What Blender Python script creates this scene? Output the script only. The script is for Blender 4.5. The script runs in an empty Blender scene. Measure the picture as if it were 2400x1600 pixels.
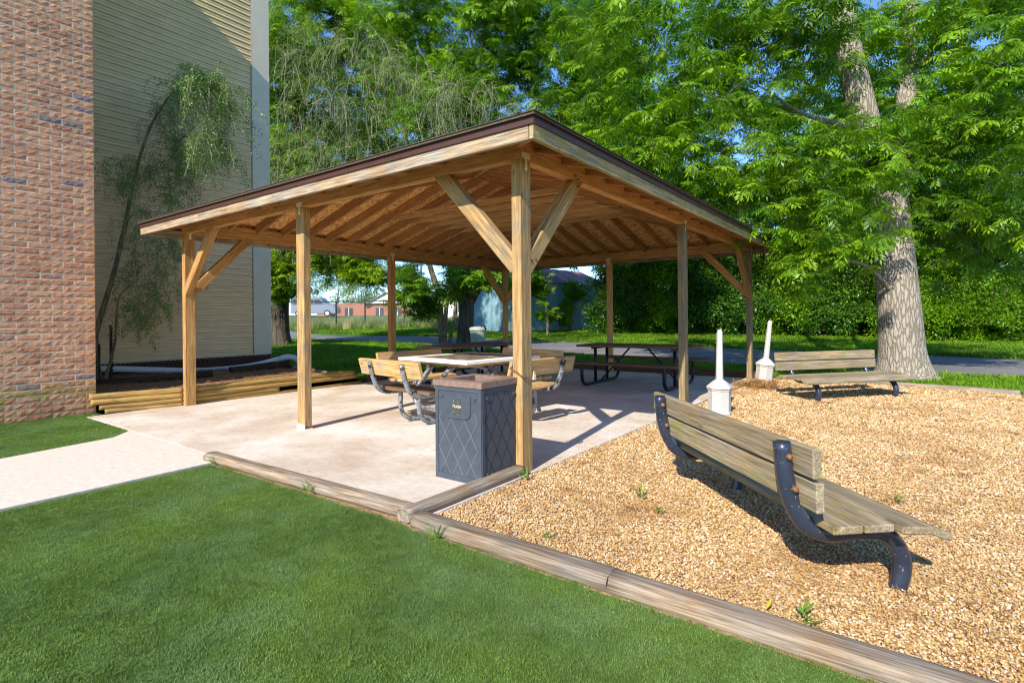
import bpy, bmesh, math, random
import numpy as np
from mathutils import Vector, Matrix, noise

random.seed(7)
rng = np.random.default_rng(7)
scn = bpy.context.scene
col = scn.collection

# ------------------------------------------------------------------ camera, sky, sun, exposure
cam_d = bpy.data.cameras.new('camera')
cam = bpy.data.objects.new('camera', cam_d)
col.objects.link(cam)
cam_d.sensor_width = 36.0
cam_d.lens = 18.963
cam_d.shift_y = -0.0232
cam_d.clip_start = 0.05
cam_d.clip_end = 2000
CAM = Vector((2.4147, -3.3991, 1.2097))
yaw, roll = 0.9356, -0.0086
fwd = Vector((-math.cos(yaw), math.sin(yaw), 0))
rgt = Vector((math.sin(yaw), math.cos(yaw), 0))
zup = Vector((0, 0, 1))
r3 = rgt * math.cos(roll) + zup * math.sin(roll)
u3 = zup * math.cos(roll) - rgt * math.sin(roll)
M = Matrix((r3, u3, -fwd)).transposed().to_4x4()
M.translation = CAM
cam.matrix_world = M
scn.camera = cam

SUN_EL, SUN_AZ = math.radians(35.0), math.radians(81.0)
sdir = Vector((-math.cos(SUN_AZ) * math.cos(SUN_EL), math.sin(SUN_AZ) * math.cos(SUN_EL), -math.sin(SUN_EL)))
w = bpy.data.worlds.new('World')
scn.world = w
w.use_nodes = True
wn = w.node_tree
bg = wn.nodes['Background']
sky = wn.nodes.new('ShaderNodeTexSky')
sky.sky_type = 'NISHITA'
sky.sun_disc = False
sky.sun_elevation = SUN_EL
to_sun = -sdir
sky.sun_rotation = math.atan2(to_sun.x, to_sun.y)
sky.air_density = 1.0
sky.altitude = 1800
sky.dust_density = 0.0
sky.ozone_density = 5.0
hs = wn.nodes.new('ShaderNodeHueSaturation'); hs.inputs['Saturation'].default_value = 1.08
wn.links.new(sky.outputs[0], hs.inputs['Color']); wn.links.new(hs.outputs[0], bg.inputs[0])
bg.inputs[1].default_value = 0.15
sl = bpy.data.lights.new('sun', 'SUN')
sl.energy = 3.9
sl.angle = math.radians(0.5)
sl.color = (1.0, 0.93, 0.82)
so = bpy.data.objects.new('sun', sl)
col.objects.link(so)
so.rotation_euler = sdir.to_track_quat('-Z', 'Y').to_euler()
so.location = (0, -20, 20)

scn.view_settings.view_transform = 'Standard'
scn.view_settings.look = 'None'
scn.view_settings.exposure = 0.95
scn.view_settings.gamma = 1.0
scn.view_settings.use_curve_mapping = False
scn.render.engine = 'CYCLES'
scn.cycles.use_denoising = True
scn.cycles.denoising_prefilter = 'ACCURATE'
scn.cycles.use_adaptive_sampling = False
scn.cycles.filter_width = 1.15
scn.cycles.sample_clamp_indirect = 4.0
scn.cycles.max_bounces = 8
scn.cycles.diffuse_bounces = 4
scn.cycles.transmission_bounces = 4
scn.cycles.transparent_max_bounces = 8

# ------------------------------------------------------------------ helpers
def tag(o, label=None, cat=None, group=None, kind=None):
    if label: o['label'] = label
    if cat: o['category'] = cat
    if group: o['group'] = group
    if kind: o['kind'] = kind
    return o

def empty(name, loc=(0, 0, 0), rz=0.0, label=None, cat=None, group=None, rot=None):
    o = bpy.data.objects.new(name, None)
    o.empty_display_size = 0.1
    col.objects.link(o)
    o.location = loc
    o.rotation_euler = rot if rot else (0, 0, rz)
    return tag(o, label, cat, group)

class MB:
    """collects shapes; build() links them as one mesh object"""
    def __init__(s): s.v = []; s.f = []; s.mi = []
    def add(s, vs, fs, mi=0):
        n = len(s.v)
        s.v += [tuple(p) for p in vs]
        s.f += [tuple(i + n for i in f) for f in fs]
        s.mi += [mi] * len(fs)
        return s
    def box(s, a, b, mi=0, M=None):
        (x0, y0, z0), (x1, y1, z1) = a, b
        vs = [Vector(p) for p in ((x0,y0,z0),(x1,y0,z0),(x1,y1,z0),(x0,y1,z0),(x0,y0,z1),(x1,y0,z1),(x1,y1,z1),(x0,y1,z1))]
        if M: vs = [M @ p for p in vs]
        return s.add(vs, [(0,3,2,1),(4,5,6,7),(0,1,5,4),(1,2,6,5),(2,3,7,6),(3,0,4,7)], mi)
    def bar(s, a, b, w, t, up=(0,0,1), mi=0):
        a, b = Vector(a), Vector(b)
        X = (b - a).normalized(); Y = Vector(up).cross(X).normalized(); Z = X.cross(Y)
        vs = []
        for p in (a, b):
            for sy, sz in ((-1,-1),(1,-1),(1,1),(-1,1)):
                vs.append(p + Y * (sy * w / 2) + Z * (sz * t / 2))
        return s.add(vs, [(0,1,2,3),(7,6,5,4),(0,4,5,1),(1,5,6,2),(2,6,7,3),(3,7,4,0)], mi)
    def tube(s, pts, r, n=10, mi=0, cap=True):
        pts = [Vector(p) for p in pts]
        R = r if isinstance(r, (list, tuple)) else [r] * len(pts)
        vs, fs = [], []
        T = [(pts[min(i + 1, len(pts) - 1)] - pts[max(i - 1, 0)]).normalized() for i in range(len(pts))]
        ref = Vector((0, 0, 1)) if abs(T[0].z) < 0.9 else Vector((1, 0, 0))
        N = T[0].cross(ref).normalized()
        for i, p in enumerate(pts):
            N = (N - T[i] * N.dot(T[i])).normalized()
            B = T[i].cross(N)
            for k in range(n):
                a = 2 * math.pi * k / n
                vs.append(p + (N * math.cos(a) + B * math.sin(a)) * R[i])
        for i in range(len(pts) - 1):
            for k in range(n):
                k2 = (k + 1) % n
                fs.append((i * n + k, i * n + k2, (i + 1) * n + k2, (i + 1) * n + k))
        if cap:
            fs.append(tuple(range(n))[::-1]); fs.append(tuple(range((len(pts) - 1) * n, len(pts) * n)))
        return s.add(vs, fs, mi)
    def lathe(s, prof, n=24, c=(0, 0, 0), mi=0, M=None, rot0=0.0):
        vs, fs = [], []
        for r, z in prof:
            for k in range(n):
                a = rot0 + 2 * math.pi * k / n
                p = Vector((c[0] + r * math.cos(a), c[1] + r * math.sin(a), c[2] + z))
                vs.append(M @ p if M else p)
        for i in range(len(prof) - 1):
            for k in range(n):
                k2 = (k + 1) % n
                fs.append((i * n + k, i * n + k2, (i + 1) * n + k2, (i + 1) * n + k))
        fs.append(tuple(range(n))[::-1]); fs.append(tuple(range((len(prof) - 1) * n, len(prof) * n)))
        return s.add(vs, fs, mi)
    def mesh(s, name, mats, smooth=False, bevel=0.0):
        me = bpy.data.meshes.new(name)
        me.from_pydata(s.v, [], s.f)
        for m in (mats if isinstance(mats, (list, tuple)) else [mats]):
            me.materials.append(m)
        if any(s.mi): me.polygons.foreach_set('material_index', s.mi)
        if bevel:
            bm = bmesh.new(); bm.from_mesh(me)
            bmesh.ops.bevel(bm, geom=bm.edges[:], offset=bevel, segments=1, affect='EDGES')
            bm.to_mesh(me); bm.free()
        if smooth: me.polygons.foreach_set('use_smooth', [True] * len(me.polygons))
        me.update()
        return me
    def build(s, name, mats, parent=None, smooth=False, bevel=0.0, loc=None, rot=None):
        o = bpy.data.objects.new(name, s.mesh(name, mats, smooth, bevel))
        col.objects.link(o)
        if parent: o.parent = parent
        if loc: o.location = loc
        if rot: o.rotation_euler = rot
        return o

def board(name, a, b, w, t, mat, parent=None, up=(0, 0, 1), bevel=0.004, label=None):
    """a plank with its own local X along the grain"""
    a, b = Vector(a), Vector(b)
    L = (b - a).length
    X = (b - a).normalized(); Y = Vector(up).cross(X).normalized(); Z = X.cross(Y)
    mb = MB().box((-L / 2, -w / 2, -t / 2), (L / 2, w / 2, t / 2))
    o = mb.build(name, mat, parent, bevel=bevel)
    Mx = Matrix((X, Y, Z)).transposed().to_4x4(); Mx.translation = (a + b) / 2
    o.matrix_basis = Mx
    if label: o['label'] = label
    return o

def inst(o, parent=None, loc=None, M=None):
    c = o.copy(); col.objects.link(c); c.parent = parent
    if M is not None: c.matrix_basis = M
    if loc is not None: c.location = loc
    return c

def smooth_path(pts, n=6):
    P = [Vector(p) for p in pts]
    P = [P[0] * 2 - P[1]] + P + [P[-1] * 2 - P[-2]]
    out = []
    for i in range(1, len(P) - 2):
        for k in range(n):
            t = k / n
            a, b, c, d = P[i - 1], P[i], P[i + 1], P[i + 2]
            out.append(0.5 * ((2 * b) + (c - a) * t + (2 * a - 5 * b + 4 * c - d) * t * t + (3 * b - a - 3 * c + d) * t ** 3))
    out.append(P[-2])
    return out

# ------------------------------------------------------------------ materials
class NT:
    def __init__(s, name):
        s.m = bpy.data.materials.new(name); s.m.use_nodes = True
        s.t = s.m.node_tree
        s.b = s.t.nodes['Principled BSDF']
        s.out = s.t.nodes['Material Output']
        s.b.inputs['Roughness'].default_value = 0.85
        s.b.inputs['Specular IOR Level'].default_value = 0.25
    def n(s, typ, **kw):
        nd = s.t.nodes.new(typ)
        for k, v in kw.items():
            if hasattr(nd, k): setattr(nd, k, v)
            else: nd.inputs[k].default_value = v
        return nd
    def l(s, a, b): s.t.links.new(a, b)
    def coord(s, scale=(1, 1, 1), kind='Object'):
        tc = s.n('ShaderNodeTexCoord'); mp = s.n('ShaderNodeMapping')
        mp.inputs['Scale'].default_value = scale
        s.l(tc.outputs[kind], mp.inputs[0])
        return mp.outputs[0]
    def shifted(s, vec):
        oi = s.n('ShaderNodeObjectInfo'); va = s.n('ShaderNodeVectorMath', operation='ADD'); mu = s.n('ShaderNodeMath', operation='MULTIPLY')
        s.l(oi.outputs['Random'], mu.inputs[0]); mu.inputs[1].default_value = 37.0
        s.l(vec, va.inputs[0]); s.l(mu.outputs[0], va.inputs[1])
        return va.outputs[0]
    def noise(s, vec, scale=5, detail=5, rough=0.6, dist=0.0):
        nd = s.n('ShaderNodeTexNoise'); nd.inputs['Scale'].default_value = scale; nd.inputs['Detail'].default_value = detail
        nd.inputs['Roughness'].default_value = rough; nd.inputs['Distortion'].default_value = dist
        if vec: s.l(vec, nd.inputs['Vector'])
        return nd.outputs['Fac']
    def ramp(s, fac, stops, interp='LINEAR'):
        nd = s.n('ShaderNodeValToRGB'); cr = nd.color_ramp; cr.interpolation = interp
        while len(cr.elements) < len(stops): cr.elements.new(0.5)
        for e, (p, c) in zip(cr.elements, stops):
            e.position = p
            e.color = (*c, 1) if not isinstance(c, (int, float)) else (c, c, c, 1)
        s.l(fac, nd.inputs[0])
        return nd.outputs[0]
    def mix(s, f, a, b, mode='MIX'):
        nd = s.n('ShaderNodeMix', data_type='RGBA', blend_type=mode)
        if isinstance(f, (int, float)): nd.inputs[0].default_value = f
        else: s.l(f, nd.inputs[0])
        for i, c in ((6, a), (7, b)):
            if isinstance(c, tuple): nd.inputs[i].default_value = (*c, 1)
            else: s.l(c, nd.inputs[i])
        return nd.outputs[2]
    def bump(s, h, strength=0.3, dist=0.01):
        nd = s.n('ShaderNodeBump'); nd.inputs['Strength'].default_value = strength; nd.inputs['Distance'].default_value = dist
        s.l(h, nd.inputs['Height']); s.l(nd.outputs[0], s.b.inputs['Normal'])
    def base(s, c):
        if isinstance(c, tuple): s.b.inputs['Base Color'].default_value = (*c, 1)
        else: s.l(c, s.b.inputs['Base Color'])
        return s
    def sep(s, kind='Object', axis=2):
        tc = s.n('ShaderNodeTexCoord'); sp = s.n('ShaderNodeSeparateXYZ'); s.l(tc.outputs[kind], sp.inputs[0])
        return sp.outputs[axis]

def wood(name, light, dark, moss=0.0, grey=0.0, rough=0.8, bump=0.35, greyc=(0.30, 0.27, 0.22), streak=0.5):
    k = NT(name)
    v = k.shifted(k.coord())
    mp = k.n('ShaderNodeMapping'); mp.inputs['Scale'].default_value = (1.2, 16, 16); k.l(v, mp.inputs[0])
    g1 = k.noise(mp.outputs[0], 2.2, 6, 0.65, 0.6)
    mp2 = k.n('ShaderNodeMapping'); mp2.inputs['Scale'].default_value = (1.6, 60, 60); k.l(v, mp2.inputs[0])
    g2 = k.noise(mp2.outputs[0], 2.0, 4, 0.6)
    c = k.ramp(g1, [(0.33, dark), (0.5, tuple((a + b) / 2 for a, b in zip(light, dark))), (0.62, light)])
    fine = k.ramp(g2, [(0.3, 1 - streak), (0.6, 1.0)])
    c = k.mix(1.0, c, fine, 'MULTIPLY')
    # knots
    mp3 = k.n('ShaderNodeMapping'); mp3.inputs['Scale'].default_value = (2.2, 7, 7); k.l(v, mp3.inputs[0])
    vo = k.n('ShaderNodeTexVoronoi'); vo.inputs['Scale'].default_value = 1.0; k.l(mp3.outputs[0], vo.inputs['Vector'])
    kn = k.ramp(vo.outputs['Distance'], [(0.055, 0.9), (0.10, 0.0)])
    c = k.mix(kn, c, tuple(x * 0.35 for x in dark))
    if grey:
        gf = k.ramp(k.noise(v, 3.0, 5, 0.65), [(0.55 - 0.35 * grey, 0.0), (0.75 - 0.2 * grey, 0.9)])
        gc = k.mix(1.0, k.ramp(g1, [(0.3, tuple(x * 0.5 for x in greyc)), (0.65, greyc)]), fine, 'MULTIPLY')
        c = k.mix(gf, c, gc)
    if moss:
        mf = k.ramp(k.noise(v, 5.0, 6, 0.7), [(0.62 - 0.25 * moss, 0.0), (0.8 - 0.2 * moss, 0.75)])
        c = k.mix(mf, c, (0.24, 0.24, 0.035))
    oi = k.n('ShaderNodeObjectInfo')
    br = k.ramp(oi.outputs['Random'], [(0.0, 0.82), (1.0, 1.15)])
    c = k.mix(1.0, c, br, 'MULTIPLY')
    k.base(c)
    k.b.inputs['Roughness'].default_value = rough
    k.bump(g2, bump, 0.006)
    return k.m

def plain(name, c, rough=0.7, metal=0.0, var=0.12, scale=8, bump=0.0):
    k = NT(name)
    f = k.noise(k.coord(), scale, 5, 0.6)
    k.base(k.ramp(f, [(0.3, tuple(x * (1 - var) for x in c)), (0.7, tuple(min(1, x * (1 + var)) for x in c))]))
    k.b.inputs['Roughness'].default_value = rough; k.b.inputs['Metallic'].default_value = metal
    if bump: k.bump(f, bump, 0.01)
    return k.m

MT = {}
MT['pine'] = wood('treated_pine', (0.60, 0.34, 0.12), (0.34, 0.16, 0.05), rough=0.7)
MT['post'] = wood('post_pine', (0.62, 0.40, 0.17), (0.36, 0.20, 0.075), grey=0.25, greyc=(0.34, 0.29, 0.2))
MT['postm'] = wood('mossy_post_pine', (0.50, 0.36, 0.17), (0.30, 0.19, 0.085), grey=0.35, moss=0.35)
MT['rafter'] = wood('rafter_pine', (0.56, 0.29, 0.11), (0.40, 0.185, 0.065), rough=0.75, bump=0.2)
MT['tie'] = wood('collar_tie_pine', (0.82, 0.50, 0.23), (0.66, 0.36, 0.15), rough=0.75, bump=0.2)
MT['beam'] = wood('beam_pine', (0.76, 0.42, 0.16), (0.52, 0.25, 0.08), rough=0.75)
MT['fascia'] = wood('weathered_fascia', (0.60, 0.43, 0.25), (0.34, 0.20, 0.10), grey=0.55, greyc=(0.56, 0.49, 0.40), streak=0.65, bump=0.5)
MT['fasciam'] = wood('mossy_fascia', (0.58, 0.42, 0.19), (0.34, 0.23, 0.09), grey=0.3, moss=0.55, greyc=(0.42, 0.36, 0.24))
MT['bench'] = wood('weathered_bench_wood', (0.47, 0.35, 0.19), (0.28, 0.19, 0.095), grey=0.6, moss=0.42, greyc=(0.41, 0.35, 0.26), streak=0.6, bump=0.6)
MT['table'] = wood('new_table_wood', (0.72, 0.47, 0.20), (0.50, 0.29, 0.10), grey=0.15, greyc=(0.45, 0.38, 0.28), bump=0.25)
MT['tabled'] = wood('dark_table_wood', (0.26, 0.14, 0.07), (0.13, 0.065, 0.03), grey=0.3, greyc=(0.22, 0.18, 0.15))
MT['timber'] = wood('weathered_timber', (0.44, 0.31, 0.19), (0.20, 0.125, 0.065), grey=0.65, greyc=(0.40, 0.34, 0.27), streak=0.65, bump=0.8)
MT['bedlog'] = wood('mossy_log', (0.58, 0.36, 0.12), (0.30, 0.16, 0.05), moss=0.5)
MT['darklog'] = wood('rotten_log', (0.09, 0.05, 0.03), (0.03, 0.016, 0.01), moss=0.1)

def osb():
    k = NT('osb_sheathing')
    v = k.coord()
    mp = k.n('ShaderNodeMapping'); mp.inputs['Scale'].default_value = (1, 1, 1); k.l(v, mp.inputs[0])
    w1 = k.n('ShaderNodeTexNoise'); w1.inputs['Scale'].default_value = 9; k.l(v, w1.inputs['Vector'])
    ad = k.mix(0.15, v, w1.outputs['Color'])
    mp2 = k.n('ShaderNodeMapping'); mp2.inputs['Scale'].default_value = (22, 60, 48); k.l(ad, mp2.inputs[0])
    vo = k.n('ShaderNodeTexVoronoi'); vo.inputs['Scale'].default_value = 1.0; k.l(mp2.outputs[0], vo.inputs['Vector'])
    sp = k.n('ShaderNodeSeparateColor'); k.l(vo.outputs['Color'], sp.inputs[0])
    c = k.ramp(sp.outputs[0], [(0.0, (0.34, 0.13, 0.035)), (0.35, (0.72, 0.35, 0.11)), (0.7, (0.90, 0.52, 0.19)), (1.0, (0.94, 0.68, 0.34))])
    k.base(c); k.bump(vo.outputs['Distance'], 0.3, 0.004)
    return k.m
MT['osb'] = osb()
MT['drip'] = plain('purple_brown_drip_edge', (0.095, 0.045, 0.034), 0.35, 0.2, 0.1)
MT['shingle'] = plain('brown_shingle', (0.09, 0.07, 0.05), 0.95, 0, 0.4, 60, 0.6)
MT['rustb'] = plain('rusty_bolt', (.16, .08, .05), .6, .5)
MT['galv'] = plain('galvanised_steel', (0.78, 0.70, 0.50), 0.5, 0.1, 0.2, 30)

def concrete():
    k = NT('slab_concrete')
    v = k.coord(kind='Object')
    a = k.noise(v, 0.9, 6, 0.6, 0.3); b = k.noise(v, 14, 8, 0.75); d = k.noise(v, 120, 3, 0.7)
    c = k.ramp(a, [(0.3, (0.50, 0.38, 0.28)), (0.50, (0.66, 0.57, 0.47)), (0.66, (0.78, 0.73, 0.66))])
    c = k.mix(1.0, c, k.ramp(b, [(0.25, 0.78), (0.6, 1.05)]), 'MULTIPLY')
    c = k.mix(1.0, c, k.ramp(d, [(0.3, 0.85), (0.6, 1.03)]), 'MULTIPLY')
    vo = k.n('ShaderNodeTexVoronoi'); vo.inputs['Scale'].default_value = 7; k.l(v, vo.inputs['Vector'])
    sp = k.ramp(vo.outputs['Distance'], [(0.035, 0.45), (0.06, 0.0)])
    c = k.mix(sp, c, (0.16, 0.11, 0.07))
    k.base(c); k.bump(b, 0.25, 0.006)
    return k.m
MT['concrete'] = concrete()
MT['concretew'] = plain('walk_concrete', (0.66, 0.58, 0.49), 0.9, 0, 0.12, 20, 0.2)

def asphalt():
    k = NT('road_asphalt')
    v = k.coord()
    a = k.noise(v, 0.6, 4); b = k.noise(v, 60, 4, 0.7)
    c = k.mix(1.0, k.ramp(a, [(0.35, (0.16, 0.155, 0.155)), (0.65, (0.24, 0.225, 0.215))]), k.ramp(b, [(0.3, 0.7), (0.7, 1.2)]), 'MULTIPLY')
    k.base(c); k.bump(b, 0.3, 0.01)
    return k.m
MT['asphalt'] = asphalt()

def ground_mat():
    k = NT('lawn_soil')
    v = k.coord()
    a = k.noise(v, 0.35, 5, 0.6); b = k.noise(v, 9, 6, 0.7)
    c = k.mix(k.ramp(a, [(0.35, 0.0), (0.65, 1.0)]), (0.075, 0.15, 0.022), (0.10, 0.17, 0.035))
    c = k.mix(1.0, c, k.ramp(b, [(0.25, 0.7), (0.7, 1.2)]), 'MULTIPLY')
    c = k.mix(1.0, c, k.ramp(k.noise(v, 90, 4, 0.8), [(0.3, 0.6), (0.65, 1.25)]), 'MULTIPLY')
    k.base(c); k.bump(b, 0.6, 0.03)
    return k.m
MT['ground'] = ground_mat()
MT['soil'] = plain('bare_sandy_soil', (0.36, 0.235, 0.13), 0.95, 0, 0.3, 40, 0.5)

def mulch():
    k = NT('pine_mulch')
    v = k.coord()
    vo = k.n('ShaderNodeTexVoronoi'); vo.inputs['Scale'].default_value = 45; k.l(v, vo.inputs['Vector'])
    sp = k.n('ShaderNodeSeparateColor'); k.l(vo.outputs['Color'], sp.inputs[0])
    k.base(k.ramp(sp.outputs[0], [(0, (0.10, 0.06, 0.035)), (0.6, (0.26, 0.16, 0.09)), (1, (0.46, 0.31, 0.19))]))
    k.bump(vo.outputs['Distance'], 0.8, 0.02)
    return k.m
MT['mulch'] = mulch()

def gravel_bed():
    k = NT('gravel_base')
    v = k.coord()
    vo = k.n('ShaderNodeTexVoronoi'); vo.inputs['Scale'].default_value = 62; k.l(v, vo.inputs['Vector'])
    sp = k.n('ShaderNodeSeparateColor'); k.l(vo.outputs['Color'], sp.inputs[0])
    c = k.ramp(sp.outputs[0], [(0, (0.26, 0.13, 0.05)), (0.35, (0.42, 0.24, 0.09)), (0.7, (0.52, 0.34, 0.16)), (1, (0.62, 0.50, 0.34))])
    c = k.mix(k.ramp(k.noise(v, 1.1, 4), [(0.45, 0.0), (0.7, 0.45)]), c, (0.34, 0.19, 0.075))
    k.base(c); k.bump(vo.outputs['Distance'], 1.0, 0.01)
    return k.m
MT['gravelbed'] = gravel_bed()

def random_mat(name, stops, rough=0.6, interp='LINEAR', bump=None):
    k = NT(name)
    oi = k.n('ShaderNodeObjectInfo')
    c = k.ramp(oi.outputs['Random'], stops, interp)
    ge = k.n('ShaderNodeNewGeometry')
    c = k.mix(k.ramp(k.noise(ge.outputs['Position'], 1.4, 6, 0.7), [(0.47, 0.0), (0.66, 0.6)]), c, (0.30, 0.155, 0.055), 'MIX')
    k.base(c)
    k.b.inputs['Roughness'].default_value = rough
    return k.m
MT['pebble'] = random_mat('pebble', [(0.0, (0.14, 0.08, 0.045)), (0.07, (0.36, 0.19, 0.07)), (0.33, (0.54, 0.33, 0.12)), (0.6, (0.60, 0.41, 0.19)),
                                    (0.82, (0.64, 0.49, 0.29)), (0.95, (0.74, 0.65, 0.50)), (1.0, (0.36, 0.29, 0.24))], 0.55)

def leafmat(name, stops, trans=0.35, rough=0.42, big=None, spec=0.5, pale=None):
    k = NT(name)
    oi = k.n('ShaderNodeObjectInfo')
    c = k.ramp(oi.outputs['Random'], stops)
    if big:
        ge = k.n('ShaderNodeNewGeometry')
        f = k.noise(ge.outputs['Position'], big, 3, 0.6)
        c = k.mix(1.0, c, k.ramp(f, [(0.38, (0.72, 0.72, 0.8)), (0.62, (1.25, 1.15, 0.9))]), 'MULTIPLY')
        if pale: c = k.mix(k.ramp(k.noise(ge.outputs['Position'], 1.7, 5, 0.65), [(0.47, 0.0), (0.68, 0.75)]), c, pale)
    k.base(c)
    k.b.inputs['Roughness'].default_value = rough
    k.b.inputs['Specular IOR Level'].default_value = spec
    tr = k.n('ShaderNodeBsdfTranslucent'); k.l(k.mix(1.0, c, (1.25, 1.35, 0.6), 'MULTIPLY'), tr.inputs['Color'])
    ms = k.n('ShaderNodeMixShader'); ms.inputs[0].default_value = trans
    k.l(k.b.outputs[0], ms.inputs[1]); k.l(tr.outputs[0], ms.inputs[2]); k.l(ms.outputs[0], k.out.inputs[0])
    return k.m
MT['leaf'] = leafmat('pecan_leaf', [(0, (0.055, 0.16, 0.004)), (0.5, (0.13, 0.30, 0.006)), (1, (0.24, 0.42, 0.012))], big=0.5, trans=.40, spec=.35)
MT['leafy'] = leafmat('yellow_green_leaf', [(0, (0.08, 0.20, 0.005)), (0.5, (0.18, 0.34, 0.008)), (1, (0.30, 0.44, 0.012))], big=0.5, trans=.42, spec=.35)
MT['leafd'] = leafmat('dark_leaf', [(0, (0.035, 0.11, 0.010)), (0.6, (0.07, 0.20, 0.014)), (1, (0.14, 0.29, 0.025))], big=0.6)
MT['leafp'] = leafmat('pale_leaf', [(0, (0.10, 0.18, 0.05)), (0.6, (0.17, 0.27, 0.075)), (1, (0.26, 0.34, 0.12))], big=0.8)
MT['leafw'] = leafmat('weeping_leaf', [(0, (0.06, 0.14, 0.02)), (0.6, (0.12, 0.23, 0.035)), (1, (0.24, 0.34, 0.09))], trans=0.25)
MT['grass'] = leafmat('lawn_grass', [(0, (0.09, 0.165, 0.03)), (0.6, (0.145, 0.245, 0.05)), (1, (0.20, 0.30, 0.085))], trans=0.25, rough=0.7, big=1.0, spec=0.12, pale=(0.21, 0.31, 0.13))
MT['grassl'] = leafmat('bright_grass', [(0, (0.08, 0.20, 0.012)), (0.6, (0.14, 0.30, 0.016)), (1, (0.24, 0.38, 0.03))], trans=0.3, rough=0.6, big=0.4, spec=0.2)
MT['dry'] = leafmat('dry_tall_grass', [(0, (0.07, 0.17, 0.03)), (0.55, (0.16, 0.24, 0.06)), (0.8, (0.36, 0.34, 0.14)), (1, (0.55, 0.47, 0.26))], trans=0.25, rough=0.8, spec=0.1)
MT['straw'] = leafmat('pine_straw', [(0, (0.25, 0.12, 0.04)), (1, (0.55, 0.32, 0.12))], trans=0.1, rough=0.8, spec=0.1)
MT['gtwig'] = plain('green_twig', (0.14, 0.16, 0.05), 0.85, 0, 0.2)
MT['twig'] = plain('pale_twig', (0.42, 0.36, 0.27), 0.85, 0, 0.2)

def bark(name, light, dark, sc=1.0, warm=None):
    k = NT(name)
    v = k.coord()
    mp = k.n('ShaderNodeMapping'); mp.inputs['Scale'].default_value = (11 * sc, 11 * sc, 2.2 * sc); k.l(v, mp.inputs[0])
    vo = k.n('ShaderNodeTexVoronoi'); vo.feature = 'DISTANCE_TO_EDGE'; vo.inputs['Scale'].default_value = 1.0
    nz = k.n('ShaderNodeTexNoise'); nz.inputs['Scale'].default_value = 1.6; nz.inputs['Detail'].default_value = 6; k.l(mp.outputs[0], nz.inputs['Vector'])
    wv = k.mix(0.55, mp.outputs[0], nz.outputs['Color']); k.l(wv, vo.inputs['Vector'])
    h = k.ramp(vo.outputs['Distance'], [(0.0, 0.0), (0.12, 0.75), (0.3, 1.0)])
    f = k.noise(v, 26 * sc, 6, 0.75)
    c = k.mix(k.ramp(f, [(0.3, 0.0), (0.7, 1.0)]), dark, light)
    c = k.mix(1.0, c, k.ramp(vo.outputs['Distance'], [(0.0, 0.55), (0.14, 1.0)]), 'MULTIPLY')
    c = k.mix(k.ramp(k.noise(v, 3.1, 5, 0.7), [(0.56, 0.0), (0.72, 0.4)]), c, (0.20, 0.20, 0.10))
    k.base(c); k.b.inputs['Roughness'].default_value = 0.95
    mx = k.mix(0.35, h, f); k.bump(mx, 0.9, 0.03)
    return k.m
MT['barkp'] = bark('pale_pecan_bark', (0.50, 0.43, 0.35), (0.30, 0.25, 0.19), 3.8)
MT['barkd'] = bark('dark_bark', (0.16, 0.13, 0.10), (0.06, 0.045, 0.035))
MT['barks'] = bark('slender_bark', (0.34, 0.28, 0.17), (0.17, 0.14, 0.07), 2.0)

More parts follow.
